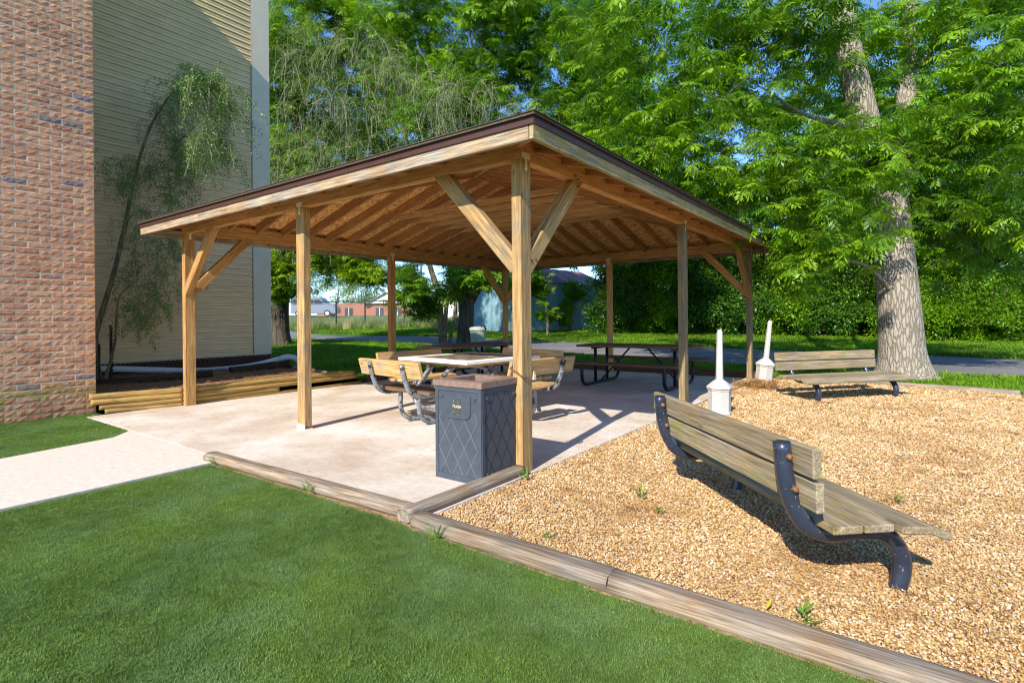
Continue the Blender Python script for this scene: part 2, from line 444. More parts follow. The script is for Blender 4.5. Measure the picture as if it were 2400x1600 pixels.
# ------------------------------------------------------------------ scatter with geometry nodes
PROTO = {}
def scatter(name, pts, rots, scl, protos, idx=None, parent=None):
    """one object whose points each carry one of the prototype meshes"""
    me = bpy.data.meshes.new(name)
    n = len(pts)
    me.vertices.add(n)
    me.vertices.foreach_set('co', np.asarray(pts, dtype=np.float32).ravel())
    a = me.attributes.new('rot', 'FLOAT_VECTOR', 'POINT'); a.data.foreach_set('vector', np.asarray(rots, dtype=np.float32).ravel())
    a = me.attributes.new('scl', 'FLOAT', 'POINT'); a.data.foreach_set('value', np.asarray(scl, dtype=np.float32))
    if idx is None: idx = rng.integers(0, len(protos), n)
    a = me.attributes.new('idx', 'INT', 'POINT'); a.data.foreach_set('value', np.asarray(idx, dtype=np.int32))
    me.update()
    o = bpy.data.objects.new(name, me); col.objects.link(o)
    for pm in protos:
        for m in pm.materials:
            if m.name not in [x.name for x in me.materials if x]: me.materials.append(m)
    ng = bpy.data.node_groups.new(name + '_nodes', 'GeometryNodeTree')
    ng.interface.new_socket('Geometry', in_out='INPUT', socket_type='NodeSocketGeometry')
    ng.interface.new_socket('Geometry', in_out='OUTPUT', socket_type='NodeSocketGeometry')
    gi = ng.nodes.new('NodeGroupInput'); go = ng.nodes.new('NodeGroupOutput')
    iop = ng.nodes.new('GeometryNodeInstanceOnPoints')
    g2i = ng.nodes.new('GeometryNodeGeometryToInstance')
    for pm in reversed(protos):
        if pm.name not in PROTO:
            PROTO[pm.name] = bpy.data.objects.new(pm.name, pm)
        oi = ng.nodes.new('GeometryNodeObjectInfo'); oi.inputs['Object'].default_value = PROTO[pm.name]
        ng.links.new(oi.outputs['Geometry'], g2i.inputs[0])
    def attr(nm, dt):
        nd = ng.nodes.new('GeometryNodeInputNamedAttribute'); nd.data_type = dt; nd.inputs['Name'].default_value = nm
        return [q for q in nd.outputs if q.enabled and q.name == 'Attribute'][0]
    ng.links.new(gi.outputs[0], iop.inputs['Points'])
    ng.links.new(g2i.outputs[0], iop.inputs['Instance'])
    iop.inputs['Pick Instance'].default_value = True
    ng.links.new(attr('idx', 'INT'), iop.inputs['Instance Index'])
    e2r = ng.nodes.new('FunctionNodeEulerToRotation')
    ng.links.new(attr('rot', 'FLOAT_VECTOR'), e2r.inputs[0])
    ng.links.new(e2r.outputs[0], iop.inputs['Rotation'])
    ng.links.new(attr('scl', 'FLOAT'), iop.inputs['Scale'])
    ng.links.new(iop.outputs[0], go.inputs[0])
    md = o.modifiers.new('scatter', 'NODES'); md.node_group = ng
    if parent: o.parent = parent; o['kind'] = 'stuff'
    return o

def leaf_quad(vs, fs, p, d, n, L, W):
    """a two-quad folded leaflet from p along d"""
    s = d.cross(n).normalized()
    i = len(vs)
    m = p + d * (L * 0.45) + n * (-0.08 * L)
    vs += [p, m + s * W / 2, p + d * L - n * (0.18 * L), m - s * W / 2]
    fs += [(i, i + 1, i + 2), (i, i + 2, i + 3)]

def spray_mesh(name, mat, n_leaves=6, leaflets=9, rach=0.30, L=0.135, W=0.044, droop=0.5, twig=True):
    R = random.Random(hash(name) % 1000 if False else len(name) * 13 + ord(name[-1]))
    vs, fs = [], []; tw = MB()
    for k in range(n_leaves):
        a = 2 * math.pi * k / n_leaves + R.uniform(-.4, .4)
        el = R.uniform(-0.5, 0.6)
        d = Vector((math.cos(a) * math.cos(el), math.sin(a) * math.cos(el), math.sin(el)))
        p = Vector((0, 0, 0)); step = rach / (leaflets // 2 + 1)
        path = [p.copy()]
        for j in range(leaflets // 2 + 1):
            d = (d + Vector((0, 0, -droop * 0.22))).normalized()
            p = p + d * step
            path.append(p.copy())
            side = d.cross(Vector((0, 0, 1))).normalized()
            nn = side.cross(d).normalized()
            ll = L * (0.75 + 0.35 * math.sin(math.pi * (j + 1) / (leaflets // 2 + 2))) * R.uniform(.85, 1.15)
            if j == leaflets // 2:
                leaf_quad(vs, fs, p, d, nn, ll, W)
            else:
                for s in (-1, 1):
                    ld = (side * s * 0.85 + d * 0.55 + Vector((0, 0, R.uniform(-.55, -.05)))).normalized()
                    leaf_quad(vs, fs, p, ld, (nn + side * R.uniform(-.3, .3)).normalized(), ll, W)
        if twig: tw.tube(path[::2] + [path[-1]], 0.002, 3, cap=False)
    m = MB().add(vs, fs, 0)
    if twig:
        n = len(m.v); m.v += tw.v; m.f += [tuple(i + n for i in f) for f in tw.f]; m.mi += [1] * len(tw.f)
    return m.mesh(name, [mat, MT['gtwig']])

def broad_mesh(name, mat, n=34, r=0.28, L=0.085, W=0.05, seed=1, flat=0.8):
    R = random.Random(seed); vs, fs = [], []
    for k in range(n):
        v = Vector((R.gauss(0, 1), R.gauss(0, 1), R.gauss(0, flat))).normalized() * (r * R.uniform(.35, 1))
        d = (v.normalized() + Vector((R.uniform(-.7, .7), R.uniform(-.7, .7), R.uniform(-.8, .1)))).normalized()
        nn = Vector((R.uniform(-.7, .7), R.uniform(-.7, .7), 1)).normalized()
        if abs(d.dot(nn)) > 0.9: nn = Vector((1, 0, 0))
        nn = (nn - d * nn.dot(d)).normalized()
        leaf_quad(vs, fs, v, d, nn, L * R.uniform(.7, 1.3), W * R.uniform(.8, 1.2))
    return MB().add(vs, fs).mesh(name, [mat])

def strand_mesh(name, mat, length=0.9, n=130, L=0.05, W=0.021, spread=0.055, seed=1):
    R = random.Random(seed); vs, fs = [], []
    pts = []; p = Vector((0, 0, 0)); d = Vector((R.uniform(-.5, .5), R.uniform(-.5, .5), 0.3)).normalized()
    for i in range(15):
        pts.append(p.copy()); d = (d + Vector((R.uniform(-.1, .1), R.uniform(-.1, .1), -0.33))).normalized(); p = p + d * (length / 14)
    tw = MB().tube(pts, 0.003, 3, cap=False)
    for k in range(n):
        t = R.uniform(0.5, 13.9); i = int(t); q = pts[i].lerp(pts[min(i + 1, 14)], t - i)
        o = Vector((R.gauss(0, spread), R.gauss(0, spread), R.gauss(0, spread * .7)))
        d = (Vector((R.uniform(-1, 1), R.uniform(-1, 1), R.uniform(-1.4, .3)))).normalized()
        nn = Vector((R.uniform(-1, 1), R.uniform(-1, 1), 1)); nn = (nn - d * nn.dot(d)).normalized()
        leaf_quad(vs, fs, q + o, d, nn, L * R.uniform(.7, 1.3), W)
    m = MB().add(vs, fs, 0)
    n0 = len(m.v); m.v += tw.v; m.f += [tuple(i + n0 for i in f) for f in tw.f]; m.mi += [1] * len(tw.f)
    return m.mesh(name, [mat, MT['twig']])

def tuft_mesh(name, mat, n=54, r=0.045, h=0.008, w=0.0013, lean=.8, seed=1):
    R = random.Random(seed); vs, fs = [], []
    for k in range(n):
        a = R.uniform(0, 6.283); q = r * math.sqrt(R.random())
        p = Vector((q * math.cos(a), q * math.sin(a), -0.005))
        b = R.uniform(0, 6.283); hh = h * R.uniform(.6, 1.25)
        ln = Vector((math.cos(b), math.sin(b), 0)) * (lean * hh * R.uniform(.3, 1.3))
        s = Vector((-math.sin(b + R.uniform(-.6, .6)), math.cos(b), 0)) * w
        i = len(vs)
        vs += [p - s, p + s, p + ln * .35 + Vector((0, 0, hh * .6)) + s * .8, p + ln * .35 + Vector((0, 0, hh * .6)) - s * .8, p + ln + Vector((0, 0, hh))]
        fs += [(i, i + 1, i + 2, i + 3), (i + 3, i + 2, i + 4)]
    return MB().add(vs, fs).mesh(name, [mat])

SPRAY = [spray_mesh('pecan_spray_%s' % c, MT['leaf'], droop=dr) for c, dr in (('a', .5), ('b', .8), ('c', .35))]
SPRAYY = [spray_mesh('yellow_spray_%s' % c, MT['leafy'], droop=dr) for c, dr in (('a', .5), ('b', .8))]
SPRAYD = [spray_mesh('shade_spray_%s' % c, MT['leafd'], droop=dr) for c, dr in (('a', .5), ('b', .8))]  # same sprays in a darker leaf green
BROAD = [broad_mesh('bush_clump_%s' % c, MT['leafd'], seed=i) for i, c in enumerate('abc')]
BROADP = [broad_mesh('pale_clump_%s' % c, MT['leafp'], seed=i + 5, L=.11, W=.07, r=.4) for i, c in enumerate('ab')]
BROADG = [broad_mesh('green_clump_%s' % c, MT['leaf'], seed=i + 9, L=.08, W=.045) for i, c in enumerate('ab')]
STRAND = [strand_mesh('weeping_strand_%s' % c, MT['leafw'], seed=i) for i, c in enumerate('abc')]
STRANDP = [strand_mesh('silver_strand_%s' % c, MT['leafp'], length=1.5, n=90, L=.06, W=.016, spread=.09, seed=i + 4) for i, c in enumerate('abc')]
TUFT = [tuft_mesh('turf_tuft_%s' % c, MT['grass'], seed=i) for i, c in enumerate('abc')]
TUFTL = [tuft_mesh('meadow_tuft_%s' % c, MT['grassl'], n=22, r=.11, h=.07, w=.007, lean=.9, seed=i + 3) for i, c in enumerate('abc')]
TALL = [tuft_mesh('tall_tuft_%s' % c, MT['dry'], n=22, r=.16, h=.50, w=.007, lean=.45, seed=i + 6) for i, c in enumerate('abc')]
STRAW = [tuft_mesh('straw_tuft_%s' % c, MT['straw'], n=16, r=.07, h=.03, w=.0018, lean=3.0, seed=i + 9) for i, c in enumerate('ab')]

def pebble_mesh(name, seed):
    R = random.Random(seed)
    bm = bmesh.new(); bmesh.ops.create_icosphere(bm, subdivisions=1, radius=0.5)
    s = Vector((1.0, R.uniform(.6, .85), R.uniform(.38, .6)))
    for v in bm.verts: v.co = Vector((v.co.x * s.x, v.co.y * s.y, v.co.z * s.z)) * R.uniform(.85, 1.12)
    me = bpy.data.meshes.new(name); bm.to_mesh(me); bm.free()
    me.materials.append(MT['pebble'])
    return me
PEB = [pebble_mesh('pebble_%s' % c, i) for i, c in enumerate('abcd')]

def blob_points(blobs, per, clump=0.55, clump_n=14, flat=0.75, cull=None):
    """blobs: (x,y,z,r[,weight]); sprays gathered in clumps that fill each blob unevenly"""
    P = []
    for b in blobs:
        x, y, z, r = b[:4]; wgt = b[4] if len(b) > 4 else 1.0
        nc = max(1, int(per * wgt / clump_n))
        for _ in range(nc):
            v = rng.normal(size=3); v /= np.linalg.norm(v)
            q = v * r * rng.uniform(0.25, 1.0) ** 0.6 * np.array([1, 1, flat]) + (x, y, z)
            c = q + rng.normal(size=(clump_n, 3)) * clump * np.array([1, 1, 0.45]) * min(1.0, r)
            P.append(c)
    P = np.concatenate(P)
    if cull is not None:   # leave irregular holes in the mass
        q = P * cull[0]
        kp = np.array([noise.noise(Vector(v)) > cull[1] for v in q])
        P = P[kp]
    return P

def foliage(name, blobs, per, protos, s=1.0, parent=None, clump=0.55, clump_n=14, tilt=0.35, flat=0.75, offset=(0, 0, 0)):
    p = blob_points(blobs, per, clump, clump_n, flat, (0.75, -0.27))
    p = p - np.array(offset)
    n = len(p)
    rot = np.stack([rng.normal(0, tilt, n), rng.normal(0, tilt, n), rng.uniform(0, 6.283, n)], 1)
    return scatter(name, p, rot, s * rng.uniform(0.75, 1.2, n), protos, parent=parent)

# ------------------------------------------------------------------ terrain
KD = [-50, 13, 20, 32, 45, 60, 90, 400, 2000]
KH = [0, 0, .12, .55, 1.0, 1.6, 2.0, 3.0, 3.0]
def th(x, y):
    d = (-x + 2.4147) * 0.5933 + (y + 3.3991) * 0.80497
    return np.interp(d, KD, KH)

gx = np.concatenate([[-600, -400, -250, -160, -120], np.arange(-90, 42, 2.0), [60, 90, 150, 300, 600]])
gy = np.concatenate([[-300, -100, -40, -20], np.arange(-12, 92, 2.0), [110, 140, 200, 300, 500, 900]])
vs = [(float(x), float(y), float(th(x, y)) - 0.055) for y in gy for x in gx]
nx = len(gx)
fs = [(j * nx + i, j * nx + i + 1, (j + 1) * nx + i + 1, (j + 1) * nx + i) for j in range(len(gy) - 1) for i in range(nx - 1)]
tag(MB().add(vs, fs).build('ground', MT['ground'], smooth=True), kind='structure')

# asphalt drive behind the pavilion
near = [(-60, 24.0), (-22.1, 11.3), (-15.7, 12.3), (-6.7, 11.74), (-2.0, 10.9), (4.2, 10.9), (14, 11.3), (40, 14)]
far = [(-62, 30.0), (-25.3, 14.0), (-17, 15.4), (-9.3, 16.0), (-3.8, 16.2), (4.8, 16.1), (14, 16.4), (40, 19)]
near = [tuple(p) for p in smooth_path([(a, b, 0) for a, b in near], 6)]; far = [tuple(p) for p in smooth_path([(a, b, 0) for a, b in far], 6)]
vs, fs = [], []
for a, b in zip(near, far):
    for t in (0, .25, .5, .75, 1):
        x = a[0] * (1 - t) + b[0] * t; y = a[1] * (1 - t) + b[1] * t
        vs.append((x, y, float(th(x, y)) - 0.028 + 0.02 * math.sin(math.pi * t)))
for i in range(len(near) - 1):
    for k in range(4): fs.append((i * 5 + k, (i + 1) * 5 + k, (i + 1) * 5 + k + 1, i * 5 + k + 1))
tag(MB().add(vs, fs).build('road', MT['asphalt'], smooth=True), kind='structure')

# slab, walk, gravel bed sheet, mulch bed
slab = MB().box((-6.0, -1.10, -0.12), (0.03, 7.72, 0.0)).build('pavilion_slab', MT['concrete'], bevel=0.003)
tag(slab, kind='structure')
def sheet(name, pts, z, mat, th_=0.1):
    n = len(pts)
    v = [(x, y, z) for x, y in pts] + [(x, y, z - th_) for x, y in pts]
    f = [tuple(range(n)), tuple(range(2 * n - 1, n - 1, -1))] + [(i, i + n, (i + 1) % n + n, (i + 1) % n) for i in range(n)]
    return tag(MB().add(v, f).build(name, mat), kind='structure')
sheet('walkway', [(-2.39, -1.1015), (-4.55, -1.1015), (-4.28, -1.35), (-4.08, -2.3), (-4.0, -6), (-4.0, -9), (-2.3, -9), (-2.33, -3), (-2.36, -1.9)], -0.0015, MT['concretew'])
sheet('gravel_bed', [(0.035, -1.1), (3.2, -1.1), (7.5, -1.1), (9.0, 3.0), (8.0, 6.9), (3.85, 7.66), (2.45, 8.02), (0.1, 8.05), (0.035, 7.7)], -0.022, MT['gravelbed'], 0.08)
lawn_m = MT['ground']
sheet('lawn', [(9, -9), (-2.29, -9), (-2.30, -3), (-2.345, -1.9), (-2.36, -1.245), (0, -1.205), (.1, -1.24), (9, -1.31)], -0.012, MT['ground'], 0.03)
sheet('lawn', [(-4.56, -1.12), (-6.34, -.93), (-6.34, -9), (-4.01, -9), (-4.01, -6), (-4.09, -2.3), (-4.29, -1.35)], -0.012, MT['ground'], 0.03)
sheet('soil_strip', [(2.9, -1.32), (-2.36, -1.30), (-2.40, -1.11), (0.03, -1.11), (9, -1.11), (9, -1.6)], -0.016, MT['soil'], 0.05)

# mulch bed ground behind the log wall
vs, fs = [], []
by = np.linspace(-.92, 3.4, 14)
for j, y in enumerate(by):
    for i, x in enumerate(np.linspace(-5.965 + .27 * min(y, 0), -8.56, 8)):
        fade = 1.0 if y < 2.6 else max(0, 1 - (y - 2.6) / .8)
        vs.append((float(x), float(y), (0.195 + 0.10 * (-x - 6) / 2.6) * fade + 0.02 * noise.noise(Vector((x * 2, y * 2, 0)))))
for j in range(13):
    for i in range(7): fs.append((j * 8 + i, j * 8 + i + 1, (j + 1) * 8 + i + 1, (j + 1) * 8 + i))
tag(MB().add(vs, [f[::-1] for f in fs]).build('mulch_bed', MT['mulch'], smooth=True), kind='structure')

# ------------------------------------------------------------------ apartment building
bld = empty('apartment_building', (-7.5, -3, 0), 0, 'tall apartment building with a red brick wing in front of a tan lap siding wall', 'building')
BO = Vector((-7.5, -3, 0))
def loc(p): return (p[0] - BO.x, p[1] - BO.y, p[2] - BO.z)
def bbox(mb, a, b, mi=0): return mb.box(loc(a), loc(b), mi)

k = NT('brick_mortar'); v = k.coord(); f = k.noise(v, 40, 5, .7)
c = k.ramp(f, [(.3, (0.60, 0.49, 0.35)), (.7, (0.76, 0.65, 0.50))])
c = k.mix(k.ramp(k.sep('Object', 2), [(0.05, 0.75), (0.45, 0.0)]), c, (0.26, 0.24, 0.05)); k.base(c); k.bump(f, .5, .01)
MT['mortar'] = k.m
def brickmat(name, stops):
    k = NT(name)
    oi = k.n('ShaderNodeObjectInfo'); v = k.shifted(k.coord())
    c = k.ramp(oi.outputs['Random'], stops)
    a = k.noise(v, 26, 6, .7, .6)
    c = k.mix(1.0, c, k.ramp(a, [(.3, (.72, .66, .68)), (.65, (1.2, 1.12, 1.05))]), 'MULTIPLY')
    vo = k.n('ShaderNodeTexVoronoi'); vo.feature = 'DISTANCE_TO_EDGE'; vo.inputs['Scale'].default_value = 22
    mp = k.n('ShaderNodeMapping'); mp.inputs['Scale'].default_value = (1, 1, 1.6); k.l(v, mp.inputs[0]); k.l(mp.outputs[0], vo.inputs['Vector'])
    ge = k.n('ShaderNodeNewGeometry'); sx = k.n('ShaderNodeSeparateXYZ'); k.l(ge.outputs['Position'], sx.inputs[0])
    m2 = k.n('ShaderNodeMath', operation='ADD'); k.l(sx.outputs[2], m2.inputs[0])
    m3 = k.n('ShaderNodeMath', operation='MULTIPLY'); m3.inputs[1].default_value = -0.5; k.l(k.noise(ge.outputs['Position'], 3.5, 5, .6), m3.inputs[0]); k.l(m3.outputs[0], m2.inputs[1])
    moss = k.ramp(m2.outputs[0], [(-0.1, .0), (0.0, .8), (0.22, 0.0)])
    c = k.mix(moss, c, (0.27, 0.25, 0.045))
    k.base(c)
    hh = k.mix(.5, k.ramp(vo.outputs['Distance'], [(0, 0), (.08, 1)]), a)
    k.bump(hh, .6, .0025)
    return k.m
MT['brick'] = brickmat('red_brown_brick', [(0, (.42, .20, .115)), (.3, (.52, .265, .15)), (.6, (.60, .33, .19)), (.955, (.46, .24, .155)), (.97, (.28, .20, .19)), (1, (.24, .18, .17))])
MT['brickh'] = brickmat('orange_brick', [(0, (.56, .25, .11)), (.5, (.64, .32, .13)), (1, (.50, .26, .17))])
MT['brickd'] = plain('dark_foundation_brick', (.085, .045, .03), .9, 0, .35, 30, .4)

bbox(MB(), (-8.62, -7.0, -0.15), (-6.3425, -0.907, 8.9)).build('wall', MT['mortar'], bld)
sheath = plain('building_sheathing', (.5, .45, .36))
bbox(MB(), (-9.6, -7.0, 0.45), (-8.62, 2.80, 9.6)).build('body', sheath, bld)
bbox(MB(), (-16.0, -7.0, 0.45), (-9.603, 2.80, 5.4)).build('unseen_low_rear', sheath, bld)  # unseen rear, shaped low so the sun reaches the foliage behind it

def brick_mesh(name, L, H, D, mat, seed):
    R = random.Random(seed); nx_, nz_ = (7, 4) if L > .15 else (4, 4)
    vs, fs = [], []
    for j in range(nz_):
        for i in range(nx_):
            y = -L / 2 + L * i / (nx_ - 1); z = -H / 2 + H * j / (nz_ - 1)
            edge = i in (0, nx_ - 1) or j in (0, nz_ - 1)
            x = R.uniform(-.0035, -.0005) if edge else R.choice((0, 0, .001, -.001, .003, R.uniform(-.004, .006)))
            vs.append((x, y + (R.uniform(-.002, .002) if not edge else 0), z))
    for j in range(nz_ - 1):
        for i in range(nx_ - 1): fs.append((j * nx_ + i, j * nx_ + i + 1, (j + 1) * nx_ + i + 1, (j + 1) * nx_ + i))
    n = len(vs); ring = [i for i in range(nx_)] + [j * nx_ + nx_ - 1 for j in range(1, nz_)] + [(nz_ - 1) * nx_ + i for i in range(nx_ - 2, -1, -1)] + [j * nx_ for j in range(nz_ - 2, 0, -1)]
    for q in ring: vs.append((-D, vs[q][1], vs[q][2]))
    m = len(ring)
    for a in range(m): fs.append((ring[a], n + a, n + (a + 1) % m, ring[(a + 1) % m]))
    return MB().add(vs, fs).mesh(name, [mat])
BV = [brick_mesh('brick', .2135, .0635, .05, MT['brick'], s) for s in range(9)]
BH = [brick_mesh('brick', .100, .0635, .05, MT['brickh'], s + 20) for s in range(4)]
PZ, PY = .0765, .2295
R = random.Random(3)
rest = MB(); nb = 0
for j in range(115):
    z = 0.02 + PZ * j
    y = -0.9
    items = []
    if j % 2: items.append((y - .052, 'h')); y -= .1145
    while y > -6.9: items.append((y - .1095, 's')); y -= PY
    for yy, kd in items:
        seen = z < 5.75 and yy > -1.98 and (yy > -1.86 + (z - 2.9) * 0.0)
        if seen and nb < 300:
            me = R.choice(BH if kd == 'h' else BV)
            o = bpy.data.objects.new('brick', me); col.objects.link(o); o.parent = bld
            o.location = loc((-6.338 + R.uniform(-.002, .002), yy, z)); nb += 1
        else:
            me = R.choice(BH if kd == 'h' else BV)
            l = loc((-6.338, yy, z))
            rest.add([(v.co.x + l[0], v.co.y + l[1], v.co.z + l[2]) for v in me.vertices], [tuple(p.vertices) for p in me.polygons])
tag(rest.build('brick_courses', MT['brick'], bld), kind='stuff')

# siding
k = NT('tan_vinyl_siding'); v = k.coord(); ge = k.n('ShaderNodeNewGeometry')
c = k.ramp(k.noise(ge.outputs['Position'], .9, 5, .65), [(.35, (.82, .60, .34)), (.6, (.78, .56, .30)), (.75, (.68, .51, .23))])
st = k.n('ShaderNodeMapping'); st.inputs['Scale'].default_value = (3, 3, 30); k.l(ge.outputs['Position'], st.inputs[0])
c = k.mix(1.0, c, k.ramp(k.noise(st.outputs[0], 1.0, 5, .7), [(.3, .82), (.65, 1.1)]), 'MULTIPLY')
# algae is thicker high on the wall
al = k.n('ShaderNodeSeparateXYZ'); k.l(ge.outputs['Position'], al.inputs[0])
mm = k.n('ShaderNodeMapRange'); k.l(al.outputs[2], mm.inputs[0]); mm.inputs[1].default_value = 2.5; mm.inputs[2].default_value = 6.5; mm.inputs[4].default_value = .45
nn = k.n('ShaderNodeMath', operation='MULTIPLY'); k.l(mm.outputs[0], nn.inputs[0]); k.l(k.ramp(k.noise(ge.outputs['Position'], 1.6, 6, .7), [(.3, 0.1), (.65, 1)]), nn.inputs[1])
c = k.mix(nn.outputs[0], c, (.46, .40, .15)); k.base(c); k.b.inputs['Roughness'].default_value = .55
MT['siding'] = k.m
CS = .1168; y0, y1 = -.93, 2.435
yl = y0 - BO.y; yr = y1 - BO.y
prof = [(-8.612, 0), (-8.586, 0), (-8.584, .012), (-8.598, .060), (-8.590, .064), (-8.606, CS + .004), (-8.612, CS + .004)]
n = len(prof)
def sid_mesh(ya, yb, dx):
    vs = [(x - BO.x + dx, ya, z) for x, z in prof] + [(x - BO.x + dx, yb, z) for x, z in prof]
    return MB().add(vs, [tuple(range(n)), tuple(range(2 * n - 1, n - 1, -1))] + [(i, i + n, (i + 1) % n + n, (i + 1) % n) for i in range(n)]).mesh('siding_board', MT['siding'])
seams = []
for sm in (.62, .70, 1.55):
    seams.append((sid_mesh(yl, sm - BO.y + .02, 0), sid_mesh(sm - BO.y, yr, .0025)))
for j in range(77):
    for me_ in seams[(0, 2, 1, 2)[j % 4]]:
        o = bpy.data.objects.new('siding_board', me_); col.objects.link(o); o.parent = bld; o.location = (0, 0, .50 + CS * j)
MT['trim'] = plain('grey_white_trim', (.68, .60, .45), .5, 0, .06, 2)
bbox(MB(), (-8.62, 2.452, .485), (-8.572, 2.83, 9.5)).build('corner_board', MT['trim'], bld)
bbox(MB(), (-8.62, 2.436, .49), (-8.575, 2.449, 9.5)).build('channel_trim', plain('brown_channel', (.30, .24, .18)), bld)
bbox(MB(), (-8.62, -.93, .482), (-8.575, 2.45, .498)).build('starter_strip', plain('starter', (.62, .55, .44)), bld)
bbox(MB(), (-15, -.9, -.1), (-8.66, 2.80, .452)).build('foundation', MT['brickd'], bld)
fb = MB(); y = -.9
while y < 2.78:
    bbox(fb, (-8.70, y, .375), (-8.615, y + .062, .475)); y += .072
for j in range(5):
    y = -.9 + (.1 if j % 2 else 0)
    while y < 2.6:
        bbox(fb, (-8.69, y, j * .075 - .02), (-8.635, min(2.8, y + .205), j * .075 + .045)); y += .215
tag(fb.build('foundation_bricks', MT['brickd'], bld), kind='stuff')

# ------------------------------------------------------------------ pavilion
W, DP = 5.923, 7.644
pv = empty('picnic_pavilion', (0, 0, 0), 0, 'open wooden picnic pavilion with hip roof on eight posts over a concrete slab', 'pavilion')
def bx(a, b, mat, name='post', axis='z', bevel=.005, label=None):
    a, b = Vector(a), Vector(b); c = (a + b) / 2; d = b - a
    if axis == 'z': return board(name, (c.x, c.y, a.z), (c.x, c.y, b.z), d.y, d.x, mat, pv, up=(1, 0, 0), bevel=bevel, label=label)
    if axis == 'x': return board(name, (a.x, c.y, c.z), (b.x, c.y, c.z), d.y, d.z, mat, pv, bevel=bevel, label=label)
    return board(name, (c.x, a.y, c.z), (c.x, b.y, c.z), d.x, d.z, mat, pv, bevel=bevel, label=label)
posts = [(0, 0, .089, .14, 'post', -.04), (-2.917, 0, .14, .089, 'post', .03), (-5.834, 0, .089, .14, 'pine', 0), (0, 3.752, .089, .14, 'postm', 0), (0, 7.504, .089, .14, 'postm', 0),
         (-5.834, 3.752, .089, .14, 'beam', 0), (-5.834, 7.504, .089, .14, 'beam', 0), (-2.917, 7.504, .089, .14, 'beam', 0)]
for x, y, a, b, m, z in posts:
    bx((x - a, y, z), (x, y + b, 2.44), MT[m])
ZB, ZT = 2.44, 2.625
bx((-3.6, 0, ZB), (0, .089, ZT), MT['beam'], 'beam', 'x'); bx((-W, 0, ZB), (-3.603, .089, ZT), MT['beam'], 'beam', 'x')
bx((-2.7, DP - .14, ZB), (0, DP - .051, ZT), MT['beam'], 'beam', 'x'); bx((-W, DP - .14, ZB), (-2.703, DP - .051, ZT), MT['beam'], 'beam', 'x')
for xx in (-.089, -W):
    bx((xx, .0895, ZB), (xx + .089, 3.8, ZT), MT['beam'], 'beam', 'y'); bx((xx, 3.803, ZB), (xx + .089, DP - .1405, ZT), MT['beam'], 'beam', 'y')
# braces at the four corner posts
def brace(a, b, mat, w=.088, t=.125):
    a, b = Vector(a), Vector(b)
    up = Vector((0, 1, 0)) if abs((b - a).x) > .1 else Vector((1, 0, 0))
    o = board('brace', a, b, t, w, mat, pv, up=up)
    for s in (.06, .10, .90, .94):
        MB().lathe([(.011, 0), (.010, .006), (.004, .008)], 8, c=((s - .5) * (b - a).length, .02 if s in (.06, .94) else -.025, w / 2)).build('bolt', MT['rustb'], o)
    return o
brace((-.055, .045, 1.60), (-.90, .045, 2.50), MT['post']); brace((-.045, .10, 1.60), (-.045, .97, 2.50), MT['post'])
brace((-5.87, .045, 1.60), (-5.02, .045, 2.50), MT['pine']); brace((-5.88, .10, 1.60), (-5.88, .97, 2.50), MT['pine'])
brace((-.045, 7.55, 1.60), (-.045, 6.68, 2.50), MT['pine']); brace((-.055, 7.55, 1.60), (-.90, 7.55, 2.50), MT['beam'])
brace((-5.88, 7.55, 1.60), (-5.88, 6.68, 2.50), MT['beam']); brace((-5.87, 7.55, 1.60), (-5.02, 7.55, 2.50), MT['beam'])
# steel tee straps
def strap(x, y, ax):
    mb = MB()
    if ax == 'x':   # on a face normal to x
        mb.box((x, y - .055, 2.455), (x + .004, y + .055, 2.50)); mb.box((x, y - .016, 2.36), (x + .004, y + .016, 2.4548))
        for dy, z in ((-.04, 2.478), (.04, 2.478), (0, 2.39), (0, 2.43)): mb.box((x + .004, y + dy - .005, z - .005), (x + .008, y + dy + .005, z + .005))
    else:
        mb.box((x - .055, y - .004, 2.455), (x + .055, y, 2.50)); mb.box((x - .016, y - .004, 2.36), (x + .016, y, 2.4548))
        for dx, z in ((-.04, 2.478), (.04, 2.478), (0, 2.39), (0, 2.43)): mb.box((x + dx - .005, y - .008, z - .005), (x + dx + .005, y - .004, z + .005))
    mb.build('tee_strap', MT['galv'], pv)
strap(.0005, .075, 'x'); strap(.0005, 3.82, 'x'); strap(.0005, 7.57, 'x'); strap(-2.985, -.0005, 'y'); strap(-5.834 + .0005, 3.82, 'x'); strap(-5.8335, .075, 'x'); strap(-5.8335, 7.57, 'x'); strap(-2.96, 7.5035, 'y')
sb = MB(); sb.box((-3.062, -.004, .0), (-2.912, .093, .012)); sb.box((-3.062, -.006, .012), (-2.912, -.0005, .06)); sb.box((-3.05, .0, -.001), (-3.03, .02, .03))
sb.build('post_base', MT['galv'], pv)

SL = .285
def zu(d): return 2.53 + SL * d
E_ = .38
HF = W / 2
def rafter(a, b, name='rafter', t=.135, w=.038):
    a, b = Vector(a), Vector(b)
    o = Vector((0, 0, t / 2 / math.cos(math.atan(SL))))
    return board(name, a + o, b + o, w, t, MT['rafter'], pv, bevel=.002)
x = -.369 + .0
xs = [-.369 - .4305 * i for i in range(13)]
for x in xs:
    dm = min(-x, W + x)
    if dm < .1: continue
    rafter((x, -E_ + .04, zu(-E_ + .04)), (x, dm, zu(dm)))
    rafter((x, DP + E_ - .04, zu(-E_ + .04)), (x, DP - dm, zu(dm)))
ys = [.207 + .4265 * i for i in range(18)]
for y in ys:
    dm = min(y, DP - y, HF - .02)
    if dm < .1: continue
    rafter((E_ - .04, y, zu(-E_ + .04)), (-dm, y, zu(dm)))
    rafter((-W - E_ + .04, y, zu(-E_ + .04)), (-W + dm, y, zu(dm)))
